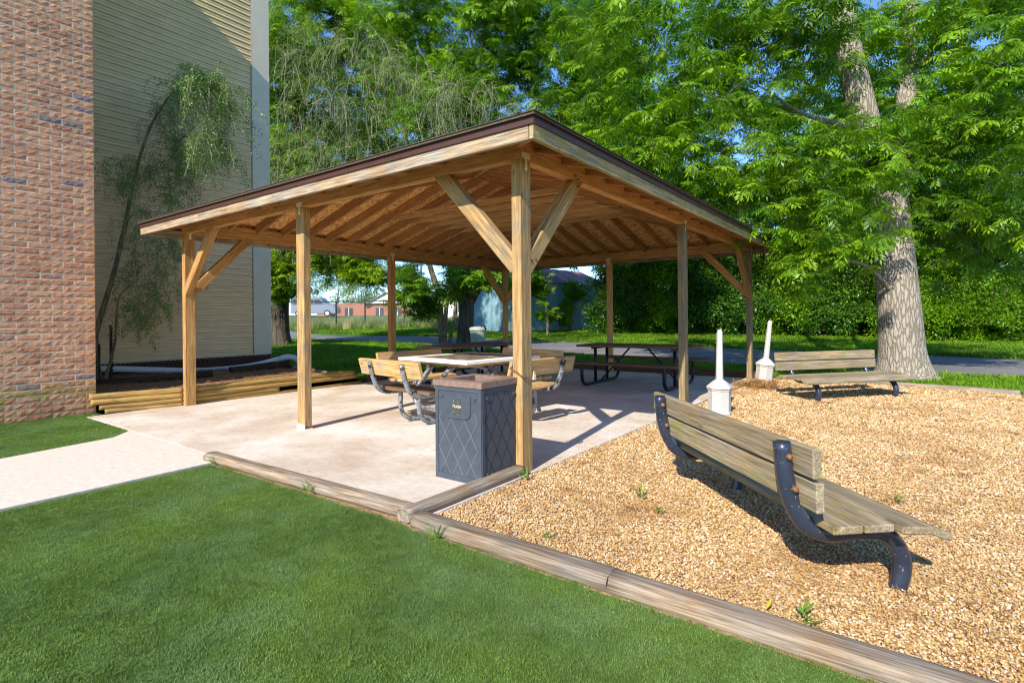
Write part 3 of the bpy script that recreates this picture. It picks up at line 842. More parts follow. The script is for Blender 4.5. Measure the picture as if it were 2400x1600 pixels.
for sx, sy in ((0, 0), (1, 0), (0, 1), (1, 1)):
    e = E_ - .05
    a = (e if not sx else -W - e, -e if not sy else DP + e, zu(-e) - .004); b = (-HF, HF if not sy else DP - HF, zu(HF) - .004)
    board('hip_rafter', Vector(a) + Vector((0, 0, .072)), Vector(b) + Vector((0, 0, .072)), .04, .14, MT['rafter'], pv, bevel=.002)
board('ridge_board', (-HF, HF - .02, zu(HF) + .075), (-HF, DP - HF + .02, zu(HF) + .075), .038, .16, MT['rafter'], pv, bevel=.002)
for i, y in enumerate((2.806, 3.232, 3.659, 4.085, 4.512, 4.94)):
    d = 1.22
    board('collar_tie', (-d, y + .04, 2.93), (-W + d, y + .04, 2.93), .038, .088, MT['tie'], pv, bevel=.002)
# roof deck and shingles: four sloping faces each
def roof_faces(z0, e, thick, name, mat, drop=0.0):
    zz = lambda d: zu(d) + z0
    def quad(pts):
        up = [Vector(p) for p in pts]; dn = [p - Vector((0, 0, thick)) for p in up]
        n = len(pts)
        return MB().add([*dn, *up], [tuple(range(n))[::-1], tuple(range(n, 2 * n))] + [(i, (i + 1) % n, (i + 1) % n + n, i + n) for i in range(n)])
    zr = zz(HF); ze = zz(-e)
    A = (e, -e, ze); B = (-W - e, -e, ze); C_ = (-W - e, DP + e, ze); D_ = (e, DP + e, ze); R1 = (-HF, HF, zr); R2 = (-HF, DP - HF, zr)
    for f in ((A, R1, B), (B, R1, R2, C_), (C_, R2, D_), (D_, R2, R1, A)):
        quad(f[::-1]).build(name, mat, pv)
ct = math.cos(math.atan(SL))
roof_faces(.135 / ct + .014, E_, .0125, 'roof_deck', MT['osb'])
roof_faces(.135 / ct + .031, E_ + .03, .015, 'shingle_layer', MT['shingle'])
# eave shingle courses stand proud as separate strips
for j in range(3):
    e = E_ + .035 - j * .14; zt = zu(-e) + .135 / ct + .034 + .004
    for nm, a, b in (('shingle_course', (-W - e, -e, zt), (e, -e, zt)), ('shingle_course', (e, -e, zt), (e, DP + e, zt)), ('shingle_course', (e, DP + e, zt), (-W - e, DP + e, zt)), ('shingle_course', (-W - e, DP + e, zt), (-W - e, -e, zt))):
        a, b = Vector(a), Vector(b); d = (b - a).normalized(); inn = zup.cross(d); 
        q = inn * .14 + Vector((0, 0, SL * .14)); h = Vector((0, 0, .006))
        q1, q2 = q + d * .14, q - d * .14
        MB().add([a, b, b + q2, a + q1, a + h, b + h, b + q2 + h * .4, a + q1 + h * .4], [(3, 2, 1, 0), (4, 5, 6, 7), (0, 1, 5, 4), (1, 2, 6, 5), (2, 3, 7, 6), (3, 0, 4, 7)]).build(nm, MT['shingle'], pv)
# hip caps
for sx, sy in ((0, 0), (1, 0), (0, 1), (1, 1)):
    e = E_ - .02
    a = Vector((e if not sx else -W - e, -e if not sy else DP + e, zu(-e) + .172)); b = Vector((-HF, HF if not sy else DP - HF, zu(HF) + .19))
    board('hip_cap', a, b, .20, .008, MT['shingle'], pv, bevel=.003)
# fascia boards and metal drip edge
zf0, zf1 = 2.418, 2.512
def fas(a, b, mat, nm='fascia_board'): board(nm, a, b, .034, zf1 - zf0 + (.02 if nm == 'fascia_board' else 0), mat, pv, bevel=.003)
zc = (zf0 + zf1) / 2 + .01
fas((-W - E_, -E_ + .017, zc), (-4.55, -E_ + .017, zc), MT['fascia']); fas((-4.545, -E_ + .017, zc), (E_ - .04, -E_ + .017, zc), MT['fascia'])
fas((E_ - .017, -E_, zc), (E_ - .017, 3.6, zc), MT['fasciam']); fas((E_ - .017, 3.604, zc), (E_ - .017, DP + E_, zc), MT['fasciam'])
fas((E_ - .04, DP + E_ - .017, zc), (-W - E_, DP + E_ - .017, zc), MT['fascia']); fas((-W - E_ + .017, DP + E_ - .04, zc), (-W - E_ + .017, -E_ + .04, zc), MT['fascia'])
zd0, zd1 = 2.516, 2.582
def drip(a, b, out):
    a, b, out = Vector(a), Vector(b), Vector(out)
    mb = MB()
    zc2 = (zd0 + zd1) / 2
    mb.bar(a + Vector((0, 0, zc2)), b + Vector((0, 0, zc2)), .006, zd1 - zd0)
    mb.bar(a + out * .006 + Vector((0, 0, zd1 - .003)), b + out * .006 + Vector((0, 0, zd1 - .003)), .016, .006)
    mb.bar(a + out * .004 + Vector((0, 0, zd0 + .002)), b + out * .004 + Vector((0, 0, zd0 + .002)), .012, .004)
    mb.build('drip_edge', MT['drip'], pv)
g = E_ + .0045
for a, b, o in (((-W - g, -g, 0), (-4.2, -g, 0), (0, -1, 0)), ((-4.203, -g, 0), (-1.6, -g, 0), (0, -1, 0)), ((-1.603, -g, 0), (g + .003, -g, 0), (0, -1, 0)),
                ((g, -g + .003, 0), (g, 2.7, 0), (1, 0, 0)), ((g, 2.703, 0), (g, DP + g, 0), (1, 0, 0)), ((g, DP + g, 0), (-W - g, DP + g, 0), (0, 1, 0)), ((-W - g, DP + g, 0), (-W - g, -g, 0), (-1, 0, 0))):
    drip(a, b, o)

# ------------------------------------------------------------------ ground timbers
def log(name, a, b, r, mat, parent=None, seed=1, squash=.85, flat=True, seg=26, amp=.05, sag=0):
    """a round landscape timber: local X along its length"""
    a, b = Vector(a), Vector(b); L = (b - a).length
    n = 18; vs, fs = [], []
    for i in range(seg + 1):
        x = -L / 2 + L * i / seg
        for k in range(n):
            an = 2 * math.pi * k / n
            rr = r * (1 + amp * noise.noise(Vector((x * 2.2 + seed * 9, math.cos(an) * 1.3, math.sin(an) * 1.3 + seed))) + amp * .4 * noise.noise(Vector((x * 9 + seed, math.cos(an) * 4, math.sin(an) * 4))))
            y = rr * math.cos(an); z = rr * math.sin(an) * squash
            if flat: z = max(-r * .62, min(r * .62, z))
            ex = R.uniform(-.006, .006) if i in (0, seg) else 0
            vs.append((x + ex, y, z + sag * math.sin(math.pi * i / seg)))
    for i in range(seg):
        for k in range(n):
            k2 = (k + 1) % n; fs.append((i * n + k, (i + 1) * n + k, (i + 1) * n + k2, i * n + k2))
    fs.append(tuple(range(n))); fs.append(tuple(range(seg * n, seg * n + n))[::-1])
    o = MB().add(vs, [f[::-1] for f in fs]).build(name, mat, parent, smooth=False)
    X = (b - a).normalized(); Y = zup.cross(X).normalized(); Z = X.cross(Y)
    Mx = Matrix((X, Y, Z)).transposed().to_4x4(); Mx.translation = (a + b) / 2; o.matrix_basis = Mx
    for p in o.data.polygons: p.use_smooth = len(p.vertices) == 4
    return o
G1 = 'round landscape timbers laid on the ground'
tag(log('landscape_timber', (-2.52, -1.17, .02), (-.03, -1.10, .025), .062, MT['timber'], seed=1), 'weathered round timber along the front edge of the concrete slab', 'timber', G1)
tag(log('landscape_timber', (-.035, -1.19, .03), (-.03, .0, .03), .058, MT['timber'], seed=2), 'short weathered timber running from the near post to the lawn corner', 'timber', G1)
tag(log('landscape_timber', (.055, -1.15, .012), (1.32, -1.165, .012), .07, MT['timber'], seed=3), 'thick weathered timber between lawn and gravel beside the lawn corner', 'timber', G1)
tag(log('landscape_timber', (1.325, -1.165, .012), (3.9, -1.20, .012), .07, MT['timber'], seed=4), 'long cracked grey timber between lawn and gravel nearest the viewer', 'timber', G1)
tag(log('landscape_timber', (.35, 7.98, .0), (2.2, 8.05, .02), .07, MT['timber'], seed=5), 'low timber at the back of the gravel in front of the big tree', 'timber', G1)
tag(log('landscape_timber', (2.22, 8.02, .0), (3.75, 7.66, .01), .07, MT['timber'], seed=6), 'pale timber at the back of the gravel right of the far bench', 'timber', G1)
tag(log('landscape_timber', (3.78, 7.65, .0), (6.4, 7.1, .01), .07, MT['timber'], seed=7), 'last timber at the back of the gravel at the right edge of the photo', 'timber', G1)
MT['kerbw'] = wood('dark_kerb_wood', (.20, .10, .05), (.09, .045, .025))
o = board('landscape_timber', (-6.0, 7.80, .05), (.2, 7.80, .05), .10, .14, MT['kerbw']); tag(o, 'dark square timber along the far edge of the pavilion slab', 'timber')
o = board('landscape_timber', (-6.05, 3.3, .04), (-6.05, 7.72, .04), .09, .12, MT['kerbw']); tag(o, 'dark square timber along the left edge of the slab behind the picnic tables', 'timber')
def log_wall(name, label, rows, skew=0.0):
    e = empty(name, (-5.95, rows[0][0], 0), 0, label, 'retaining wall', 'stacked log retaining walls')
    for i, (a, b, z, r) in enumerate(rows):
        log('log', (0.02 * (i % 2) + skew * a, a - rows[0][0], z), (.01 + skew * b, b - rows[0][0], z + .004), r, MT['bedlog'], e, seed=i + 11, squash=1, flat=False, amp=.03)
log_wall('log_wall', 'short stack of mossy round logs between brick corner and pavilion post', [(-1.0, .0, .215, .04), (-.99, .0, .142, .04), (-.9, .0, .072, .04), (-.85, .0, .01, .035)], skew=.30)
log_wall('log_wall', 'long stack of orange brown logs right of the corner post holding the mulch', [(.145, 2.95, .215, .042), (.145, 3.0, .142, .04), (.145, 1.45, .070, .04), (.145, 3.1, .01, .03)])
# ------------------------------------------------------------------ trash can by the near post
tc = empty('trash_can', (-.29, -.19, 0), 0, 'square dark grey trash can with diamond pattern and brown rim beside the near post', 'trash can')
MT['tc'] = plain('charcoal_plastic', (.065, .075, .095), .42, 0, .15, 14, .05)
MT['tcl'] = plain('dark_line_plastic', (.035, .038, .048), .45, 0, .1)
MT['rim'] = plain('terracotta_rim', (.23, .15, .115), .7, 0, .2, 25, .2)
hw, hd, hh = .228, .228, .70
sh = MB()
t_ = .012
for a, b in (((-hw, -hd, 0), (hw, -hd + t_, hh)), ((-hw, hd - t_, 0), (hw, hd, hh)), ((-hw, -hd + t_, 0), (-hw + t_, hd - t_, hh)), ((hw - t_, -hd + t_, 0), (hw, hd - t_, hh))): sh.box(a, b)
sh.box((-hw + t_, -hd + t_, .02), (hw - t_, hd - t_, .03))
sh.build('body', MT['tc'], tc)
rm = MB()
ro, ri = .243, .150
for a, b in (((-ro, -ro, 0), (ro, -ri, 1)), ((-ro, ri, 0), (ro, ro, 1)), ((-ro, -ri, 0), (-ri, ri, 1)), ((ri, -ri, 0), (ro, ri, 1))):
    rm.box((a[0], a[1], hh), (b[0], b[1], hh + .045))
for s in (-1, 1):
    rm.box((-ri, s * ri - (0.004 if s > 0 else 0), hh - .12), (ri, s * ri + (0.004 if s < 0 else 0), hh + .001)); rm.box((s * ri - (0.004 if s > 0 else 0), -ri, hh - .12), (s * ri + (.004 if s < 0 else 0), ri, hh + .001))
rm.build('rim', MT['rim'], tc)
MB().box((-.14, -.14, hh - .16), (.14, .14, hh - .15)).build('liner', MT['tcl'], tc)
MT['tche'] = plain('pale_line_plastic', (.16, .18, .22), .4)  # paler rib plastic, used on the plaque face only
def face_panel(rot, plaque):
    fr = Matrix.Rotation(rot, 4, 'Z')
    fm = MB()
    x0, x1, z0, z1 = -.19, .19, .05, .655
    for a, b in (((-hw, -.234, 0), (hw, -.228, .045)), ((-hw, -.234, .665), (hw, -.228, .699)), ((-hw, -.234, .045), (-.197, -.228, .665)), ((.197, -.234, .045), (hw, -.228, .665))): fm.box(a, b, M=fr)
    fm.build('panel_frame', MT['tc'], tc, bevel=.002)
    ln = MB(); lw = .0035
    sx, sz = .127, .215
    def clip(xa, za, xb, zb):
        t0, t1 = 0, 1
        dx, dz = xb - xa, zb - za
        for p, q in ((-dx, xa - x0), (dx, x1 - xa), (-dz, za - z0), (dz, z1 - za)):
            if p == 0: continue
            r = q / p
            if p < 0: t0 = max(t0, r)
            else: t1 = min(t1, r)
        return None if t0 >= t1 else (xa + dx * t0, za + dz * t0, xa + dx * t1, za + dz * t1)
    for i in range(-8, 10):
        for s in (-1, 1):
            c = clip(-1 * s + i * sx, -1 * sz / sx + .35, 1 * s + i * sx, 1 * sz / sx + .35)
            if c:
                a, b = Vector((c[0], -.2285, c[1])), Vector((c[2], -.2285, c[3]))
                if plaque:   # keep the strip behind the plaque clear
                    n_ = 24; seg = []
                    for q in range(n_):
                        pa, pb = a.lerp(b, q / n_), a.lerp(b, (q + 1) / n_); m = (pa + pb) / 2
                        if m.z > .46 and abs(m.x) < .155: continue
                        if m.z > .58: continue
                        ln.bar(fr @ pa, fr @ pb, .004, lw, up=fr @ Vector((0, -1, 0)) if False else fr @ Vector((1, 0, 0)))
                else:
                    ln.bar(fr @ a, fr @ b, .004, lw, up=fr @ Vector((1, 0, 0)))
    ln.build('diamond_ribs', MT['tche'] if plaque else MT['tcl'], tc)
    ro_ = MB()
    def rosette(x, z, s=1):
        for r_, h in ((.021, .004), (.013, .007), (.006, .010)):
            ro_.lathe([(r_ * s, 0), (r_ * s, h), (r_ * s - .003, h + .001)], 14, M=fr @ Matrix.Translation((x, -.2285, z)) @ Matrix.Rotation(math.pi / 2, 4, 'X'))
    rosette(-.165, .622); rosette(.165, .622); rosette(-.165, .07); 
    if plaque: rosette(-.082, .515, 1.25); rosette(.082, .515, 1.25)
    ro_.build('rosettes', MT['tc'], tc)
for i in range(4): face_panel(i * math.pi / 2, i == 0)
pl = MB()
out = []
for x, z in ((-.13, .64), (.13, .64), (.13, .50), (.115, .475), (.09, .462), (-.09, .462), (-.115, .475), (-.13, .50)): out.append((x, z))
n = len(out)
pl.add([(x, -.228, z) for x, z in out] + [(x * .97, -.237, (z - .55) * .97 + .55) for x, z in out], [tuple(range(n, 2 * n))] + [(i, (i + 1) % n, (i + 1) % n + n, i + n) for i in range(n)])
pl.build('plaque', MT['tc'], tc)
k = NT('worn_label'); f = k.noise(k.coord(), 60, 3, .6); k.base(k.ramp(f, [(.60, (.06, .065, .06)), (.68, (.30, .28, .18))])); MT['label'] = k.m
MB().box((-.036, -.2385, .49), (.036, -.2372, .615)).build('label_plate', MT['label'], tc)
fc = bpy.data.curves.new('lettering', 'FONT'); fc.body = 'TRASH'; fc.size = .029; fc.align_x = 'CENTER'; fc.extrude = .0006
MT['cream'] = plain('cream_letters', (.72, .62, .36), .6); fc.materials.append(MT['cream'])
fo = bpy.data.objects.new('lettering', fc); col.objects.link(fo); fo.parent = tc; fo.location = (0, -.2396, .545); fo.rotation_euler = (math.pi / 2, 0, 0)

MT['rust'] = plain('rusty_chain', (.26, .13, .06), .7, .4, .4, 60)
ch = empty('chain', (-.045, .07, .80), 0, 'rusty chain looped around the near pavilion post at waist height', 'chain')
cp = smooth_path([(-.062, .06, .02), (-.062, -.078, .015), (0, -.084, -.01), (.052, -.078, -.045), (.054, 0, -.06), (.054, .08, -.035), (0, .078, 0), (-.062, .06, .02)], 5)
for i in range(0, len(cp) - 1):
    a, b = cp[i], cp[i + 1]; m = (a + b) / 2; d = (b - a)
    if d.length < .004: continue
    X = d.normalized(); Y = (zup if i % 2 else Vector((m.x, m.y, 0)).normalized()); Y = (Y - X * Y.dot(X)).normalized()
    lk = [m + X * (math.cos(t) * d.length * .72) + Y * (math.sin(t) * .0065) for t in np.linspace(0, 2 * math.pi, 9)]
    MB().tube(lk, .0022, 5).build('chain_link', MT['rust'], ch)
pd = empty('padlock', (.012, .145, .745), 0, 'small steel padlock hanging from the chain on the near post', 'padlock')
MB().box((-.004, -.018, -.03), (.012, .018, .012)).build('case', MT['galv'], pd, bevel=.003)
MB().tube([(.004, -.011, .012), (.004, -.011, .03), (.004, 0, .038), (.004, .011, .03), (.004, .011, .012)], .003, 6).build('shackle', MT['galv'], pd)

# ------------------------------------------------------------------ black pipe benches in the gravel
k = NT('chipped_black_paint'); v = k.coord(); f = k.noise(v, 75, 5, .7); g2 = k.noise(v, 6, 3)
c = k.mix(k.ramp(f, [(.655, 0), (.67, 1)]), k.ramp(g2, [(.3, (.018, .024, .04)), (.7, (.035, .045, .07))]), (.55, .57, .60)); k.base(c)
k.b.inputs['Roughness'].default_value = .28; k.b.inputs['Specular IOR Level'].default_value = .6; MT['pipe'] = k.m
k = NT('worn_grey_pipe'); v = k.coord(); f = k.noise(v, 30, 6, .75)
c = k.mix(k.ramp(f, [(.40, 0), (.62, 1)]), (.17, .175, .18), (.34, .37, .41)); c = k.mix(k.ramp(k.noise(v, 12, 5, .75), [(.54, 0), (.565, 1)]), c, (.035, .033, .035)); k.base(c)
k.b.inputs['Roughness'].default_value = .45; k.b.inputs['Metallic'].default_value = .3; MT['gpipe'] = k.m
def bench(loc_, rz, label, Ln, Lp):
    e = empty('park_bench', loc_, rz, label, 'bench', 'black pipe benches standing in the gravel')
    prof_ = [(0.03, -.10), (-.005, .0), (-.02, .10), (.02, .19), (.10, .24), (.22, .245), (.34, .24), (.445, .285), (.51, .39), (.54, .51), (.555, .655)]
    for s in (-1, 1):
        pts = smooth_path([(s * .70, y, z) for y, z in prof_], 5)
        p = MB().tube(pts, .037, 16).build('support_pipe', MT['pipe'], e, smooth=False)
        for q in p.data.polygons: q.use_smooth = len(q.vertices) == 4
        for z, yb in ((.60, .51), (.46, .485)):
            MB().lathe([(.014, 0), (.013, .012), (.006, .018)], 10, M=Matrix.Translation((s * .70 - .044, yb + .04, z)) @ Matrix.Rotation(-math.pi / 2, 4, 'Y')).build('bolt', MT['rust'], p)
    for i, (y, z, w_, tilt) in enumerate(((-.075, .272, .125, .36), (.06, .303, .135, .08), (.205, .307, .135, 0), (.35, .307, .135, 0))):
        board('seat_board', (-Ln - .03 * (i == 1), y, z), (Lp + .02 * (i == 2), y, z), w_, .034, MT['bench'], e, up=(0, -math.sin(tilt), math.cos(tilt)), bevel=.005)
    for y, z in ((.472, .445), (.486, .588)):
        board('back_board', (-Ln + .0, y, z), (Lp - .06, y, z), .040, .128, MT['bench'], e, up=(0, 0, 1), bevel=.006)
    return e
# feet line to back is local +Y
bench((1.89, .10, 0), math.atan2(.735, -.68), 'weathered park bench seen from behind, nearest the viewer in the gravel', .84, 1.0)
bench((1.79, 5.93, 0), math.atan2(.78, .63), 'mossy park bench in front of the big tree trunk', 1.0, .92)

# ------------------------------------------------------------------ two pole ash receptacles
MT['bol'] = plain('pale_grey_plastic', (.50, .47, .43), .55, 0, .08, 6)
def bollard(loc_, s, rot, label):
    e = empty('ash_receptacle', loc_, 0, label, 'ash receptacle', 'pale plastic ash receptacles', rot=rot); e.scale = (s, s, s)
    r0 = math.pi / 8
    MB().lathe([(.148, 0), (.148, .02), (.137, .03), (.137, .285), (.146, .292), (.146, .305)], 8, rot0=r0).build('base', MT['bol'], e, bevel=.002)
    MB().lathe([(.150, .309), (.158, .318), (.156, .335), (.09, .395), (.048, .425), (.045, .43)], 8, rot0=r0).build('hood', MT['bol'], e, bevel=.002)
    MB().lathe([(.045, .43), (.042, .6), (.035, .99), (.037, .995), (.037, 1.005), (.033, 1.01), (.03, 1.03), (.018, 1.045), (.004, 1.05)], 8, rot0=r0).build('pole', MT['bol'], e)
bollard((.484, 3.59, -.01), 1.0, (0, .012, 0), 'pale grey ash receptacle standing upright just behind the near bench')
bollard((.36, 6.75, .02), 1.06, (-.02, .10, 0), 'pale grey ash receptacle leaning right in a heap of pine straw')

# ------------------------------------------------------------------ square table with four backed benches
t1 = empty('picnic_table', (-2.08, 1.78, 0), math.radians(-6), 'square light wood table with four backed benches on grey pipes behind the trash can', 'picnic table')
k = NT('peeling_white_top'); v = k.coord(); tcn = k.n('ShaderNodeTexCoord'); sp = k.n('ShaderNodeSeparateXYZ'); k.l(tcn.outputs['Object'], sp.inputs[0])
ax = k.n('ShaderNodeMath', operation='ABSOLUTE'); k.l(sp.outputs[0], ax.inputs[0]); ay = k.n('ShaderNodeMath', operation='ABSOLUTE'); k.l(sp.outputs[1], ay.inputs[0])
mx = k.n('ShaderNodeMath', operation='MAXIMUM'); k.l(ax.outputs[0], mx.inputs[0]); k.l(ay.outputs[0], mx.inputs[1])
nzz = k.n('ShaderNodeMath', operation='MULTIPLY_ADD'); k.l(k.noise(v, 6, 6, .75), nzz.inputs[0]); nzz.inputs[1].default_value = .22; k.l(mx.outputs[0], nzz.inputs[2])
c = k.mix(k.ramp(nzz.outputs[0], [(.55, 0), (.60, 1)]), k.ramp(k.noise(v, 9, 6, .7), [(.35, (.07, .05, .04)), (.6, (.22, .17, .12)), (.75, (.55, .50, .42))]), (.78, .75, .68)); k.base(c); MT['top1'] = k.m
MB().box((-.635, -.635, .69), (.635, .635, .725)).build('tabletop', MT['top1'], t1, bevel=.004)
MB().box((-.56, -.56, .655), (.56, .56, .689)).build('apron', MT['table'], t1)
for i in range(4):
    fr = Matrix.Rotation(i * math.pi / 2, 4, 'Z')
    T_ = lambda x, y, z: fr @ Vector((x, y, z))
    for s in (-.30, .30):
        # back support pipe sweeping under the seat
        pts = smooth_path([T_(s, -1.265, .72), T_(s, -1.22, .56), T_(s, -1.15, .42), T_(s, -1.03, .365), T_(s, -.88, .36), T_(s * .9, -.72, .36)], 5)
        MB().tube(pts, .027, 12).build('back_pipe', MT['gpipe'], t1, smooth=True)
    for s in (-.17, .17):
        pts = smooth_path([T_(s, -.93, .37), T_(s, -.935, .25), T_(s, -.91, .12), T_(s * .95, -.80, .04), T_(s * .8, -.60, .028), T_(s * .25, -.30, .028)], 6)
        MB().tube(pts, .027, 12).build('floor_pipe', MT['gpipe'], t1, smooth=True)
        pts = smooth_path([T_(s, -.72, .37), T_(s, -.55, .56), T_(s * 1.2, -.42, .63), T_(s * 1.4, -.30, .64)], 5)
        MB().tube(pts, .024, 10).build('arm_pipe', MT['gpipe'], t1, smooth=True)
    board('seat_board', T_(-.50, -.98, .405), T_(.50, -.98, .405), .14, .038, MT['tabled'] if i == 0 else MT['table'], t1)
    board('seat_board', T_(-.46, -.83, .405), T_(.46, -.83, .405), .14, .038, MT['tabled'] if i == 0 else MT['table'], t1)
    u_ = fr @ Vector((0, -.26, .96))
    board('back_board', T_(-.56, -1.205, .665), T_(.56, -1.205, .665), .042, .185, MT['table'], t1, up=u_, bevel=.006)

# ------------------------------------------------------------------ two rectangular picnic tables
MT['bpipe'] = plain('black_pipe', (.02, .021, .024), .3, .2, .3, 20)
def picnic(loc_, rz, L, label):
    e = empty('picnic_table', loc_, rz, label, 'picnic table', 'dark rectangular picnic tables under the pavilion')
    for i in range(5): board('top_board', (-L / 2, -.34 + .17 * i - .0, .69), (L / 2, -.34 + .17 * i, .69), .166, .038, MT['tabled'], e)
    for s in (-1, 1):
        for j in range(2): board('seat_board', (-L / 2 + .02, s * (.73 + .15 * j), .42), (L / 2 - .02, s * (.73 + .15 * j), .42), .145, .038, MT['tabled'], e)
    for sx in (-1, 1):
        x = sx * (L / 2 - .30)
        pts = smooth_path([(x, -.78, .40), (x, -.79, .25), (x, -.76, .10), (x, -.62, .03), (x, -.3, .025), (x, .3, .025), (x, .62, .03), (x, .76, .10), (x, .79, .25), (x, .78, .40)], 5)
        MB().tube(pts, .03, 12).build('leg_frame', MT['bpipe'], e, smooth=True)
        for s in (-.25, .25):
            MB().tube([(x, s, .03), (x, s, .67)], .028, 10).build('upright', MT['bpipe'], e, smooth=True)
        MB().bar((x, -.37, .652), (x, .37, .652), .05, .035).build('top_bracket', MT['bpipe'], e)
        MB().bar((x, -.88, .392), (x, -.62, .392), .05, .018).build('seat_bracket', MT['bpipe'], e); MB().bar((x, .62, .392), (x, .88, .392), .05, .018).build('seat_bracket', MT['bpipe'], e)
        MB().tube([(x, 0, .05), (sx * .16, 0, .66)], .016, 8).build('diagonal_brace', MT['bpipe'], e, smooth=True)
picnic((-1.47, 5.66, 0), math.radians(2), 2.05, 'dark picnic table on black pipe frames at the right back of the pavilion')
picnic((-4.40, 4.45, 0), math.radians(92), 2.05, 'dark picnic table partly hidden behind the square table at the left back of the pavilion')

# ------------------------------------------------------------------ mulch bed: pipe, logs, stakes
MT['pvc'] = plain('grey_white_pvc', (.62, .66, .66), .4, 0, .06)
pp = empty('drain_pipe', (-8.3, .9, .3), 0, 'long white drain pipe lying along the foot of the siding wall', 'pipe')
pth = smooth_path([(-8.3, -.75, .47), (-8.3, .0, .40), (-8.28, .6, .335), (-8.27, 1.2, .275), (-8.24, 1.8, .27), (-8.2, 2.3, .31), (-8.12, 2.75, .40)], 8)
o = MB().tube([p - Vector((-8.3, .9, .3)) for p in pth], .052, 14).build('straight_pipe', MT['pvc'], pp, smooth=True)
pth = smooth_path([(-8.12, 2.74, .40), (-8.08, 2.92, .43), (-8.0, 3.06, .38), (-7.95, 3.10, .25), (-7.95, 3.1, .1)], 6)
MB().tube([p - Vector((-8.3, .9, .3)) for p in pth], .057, 14).build('elbow', MT['pvc'], pp, smooth=True)
tag(log('fallen_log', (-7.45, -.75, .26), (-7.15, .95, .30), .06, MT['darklog'], seed=31, amp=.25, flat=False, squash=1), 'dark rotten log lying on the mulch near the brick corner', 'log', 'old logs lying in the mulch bed')
tag(log('fallen_log', (-7.75, 1.55, .29), (-7.75, 2.72, .33), .05, MT['darklog'], seed=32, amp=.25, flat=False, squash=1), 'dark split log lying against the drain pipe', 'log', 'old logs lying in the mulch bed')
tag(log('fallen_log', (-7.5, 1.45, .27), (-7.58, 2.65, .29), .045, MT['darklog'], seed=33, amp=.25, flat=False, squash=1), 'dark log lying just in front of the split log', 'log', 'old logs lying in the mulch bed')
tag(log('fallen_log', (-7.7, 2.72, .26), (-6.35, 3.25, .05), .05, MT['timber'], seed=34, flat=False), 'greyish timber sloping down at the right end of the mulch bed', 'log')
MT['stake'] = plain('dark_stake_steel', (.05, .03, .025), .7, .3, .3)
e = empty('fence_stake', (-7.85, -.28, .28), 0, 'tall dark notched steel stake beside the weeping tree trunk', 'stake'); m = MB(); m.box((-.02, -.003, -.2), (.02, .003, .86)); m.box((-.003, .003, -.2), (.003, .03, .86))
for i in range(13): m.box((.0, .0301, .08 + i * .06), (.012, .042, .10 + i * .06))
m.build('stake_bar', MT['stake'], e)
e = empty('fence_stake', (-7.85, -.43, .28), 0, 'short thin dark stake against the brick corner', 'stake'); MB().bar((0, 0, -.2), (.0, .01, .57), .02, .02, up=(1, 0, 0)).build('stake_bar', MT['stake'], e)

# foliage masses: centre x, y, z, radius and optional weight
B_RIGHT = [(-1.32,6.27,6.05,1.1), (-0.86,7.85,6.00,1.1), (-0.43,8.17,7.13,1), (-0.51,6.37,4.55,1.1), (-1.28,6.55,4.12,1), (0.51,9.11,5.89,1.1), (0.72,6.78,3.68,1), (1.01,7.49,2.72,0.9), (0.85,7.13,2.09,0.6,0.7), (1.68,10.97,7.07,1), (2.58,10.39,6.83,1.1), (2.88,9.36,4.97,1.2), (3.57,9.87,3.86,1.2), (3.82,9.44,5.38,1.2), (3.19,10.83,3.08,1), (4.24,12.24,2.79,1), (4.03,10.22,6.78,1.2), (1.84,7.48,3.64,0.5,0.5), (1.39,7.03,4.18,0.55,0.6), (-2.12,6.92,5.66,1), (2.42,10.89,4.09,1), (-2.83,7.65,7.69,1.1), (-0.71,9.20,4.15,0.7,0.6), (0.75,7.17,6.31,0.9), (2.10,7.55,2.50,0.3,0.12), (-2.92,7.58,5.12,0.8)]
B_BACKR = [(-8.42,18.43,7.33,2.2), (-7.02,21.95,5.76,2.4), (-3.48,23.31,4.76,2.4), (0.03,25.90,6.30,2.6), (-1.65,28.39,10.92,3), (2.42,23.93,4.97,2.2), (4.61,26.80,5.49,2.5), (6.49,26.94,6.67,3), (7.35,30.06,12.29,3.2), (2.80,30.43,11.59,3.2), (5.00,28.32,3.39,1.8), (1.20,29.25,3.71,2.2), (-9.89,22.31,5.25,1.8)]
B_CENTER = [(-11.24,12.00,12.32,1.9), (-9.25,12.85,12.51,1.8), (-7.85,13.88,11.54,1.7), (-6.36,14.36,10.19,1.7), (-5.79,14.16,7.86,1.6), (-7.87,14.49,8.72,1.3,0.8), (-10.92,12.86,10.26,1.8), (-12.13,11.97,8.61,1.6), (-11.57,13.62,8.08,1.3), (-13.17,11.20,12.94,1.7), (-13.37,12.29,11.06,1.7), (-7.29,15.54,13.21,1.6), (-9.58,13.85,10.91,1.3,0.6), (-5.21,15.82,6.30,1.3), (-6.99,14.51,6.95,1.2)]
B_CLOW = [(-10.39,11.39,2.83,0.55,0.35), (-10.88,11.02,2.53,0.5,0.3), (-9.77,11.85,2.83,0.45,0.3), (-12.22,11.28,2.12,0.6,0.3), (-12.87,10.80,2.45,0.6,0.3), (-12.85,11.44,1.64,0.35,0.15), (-13.38,11.05,2.98,0.5,0.25)]
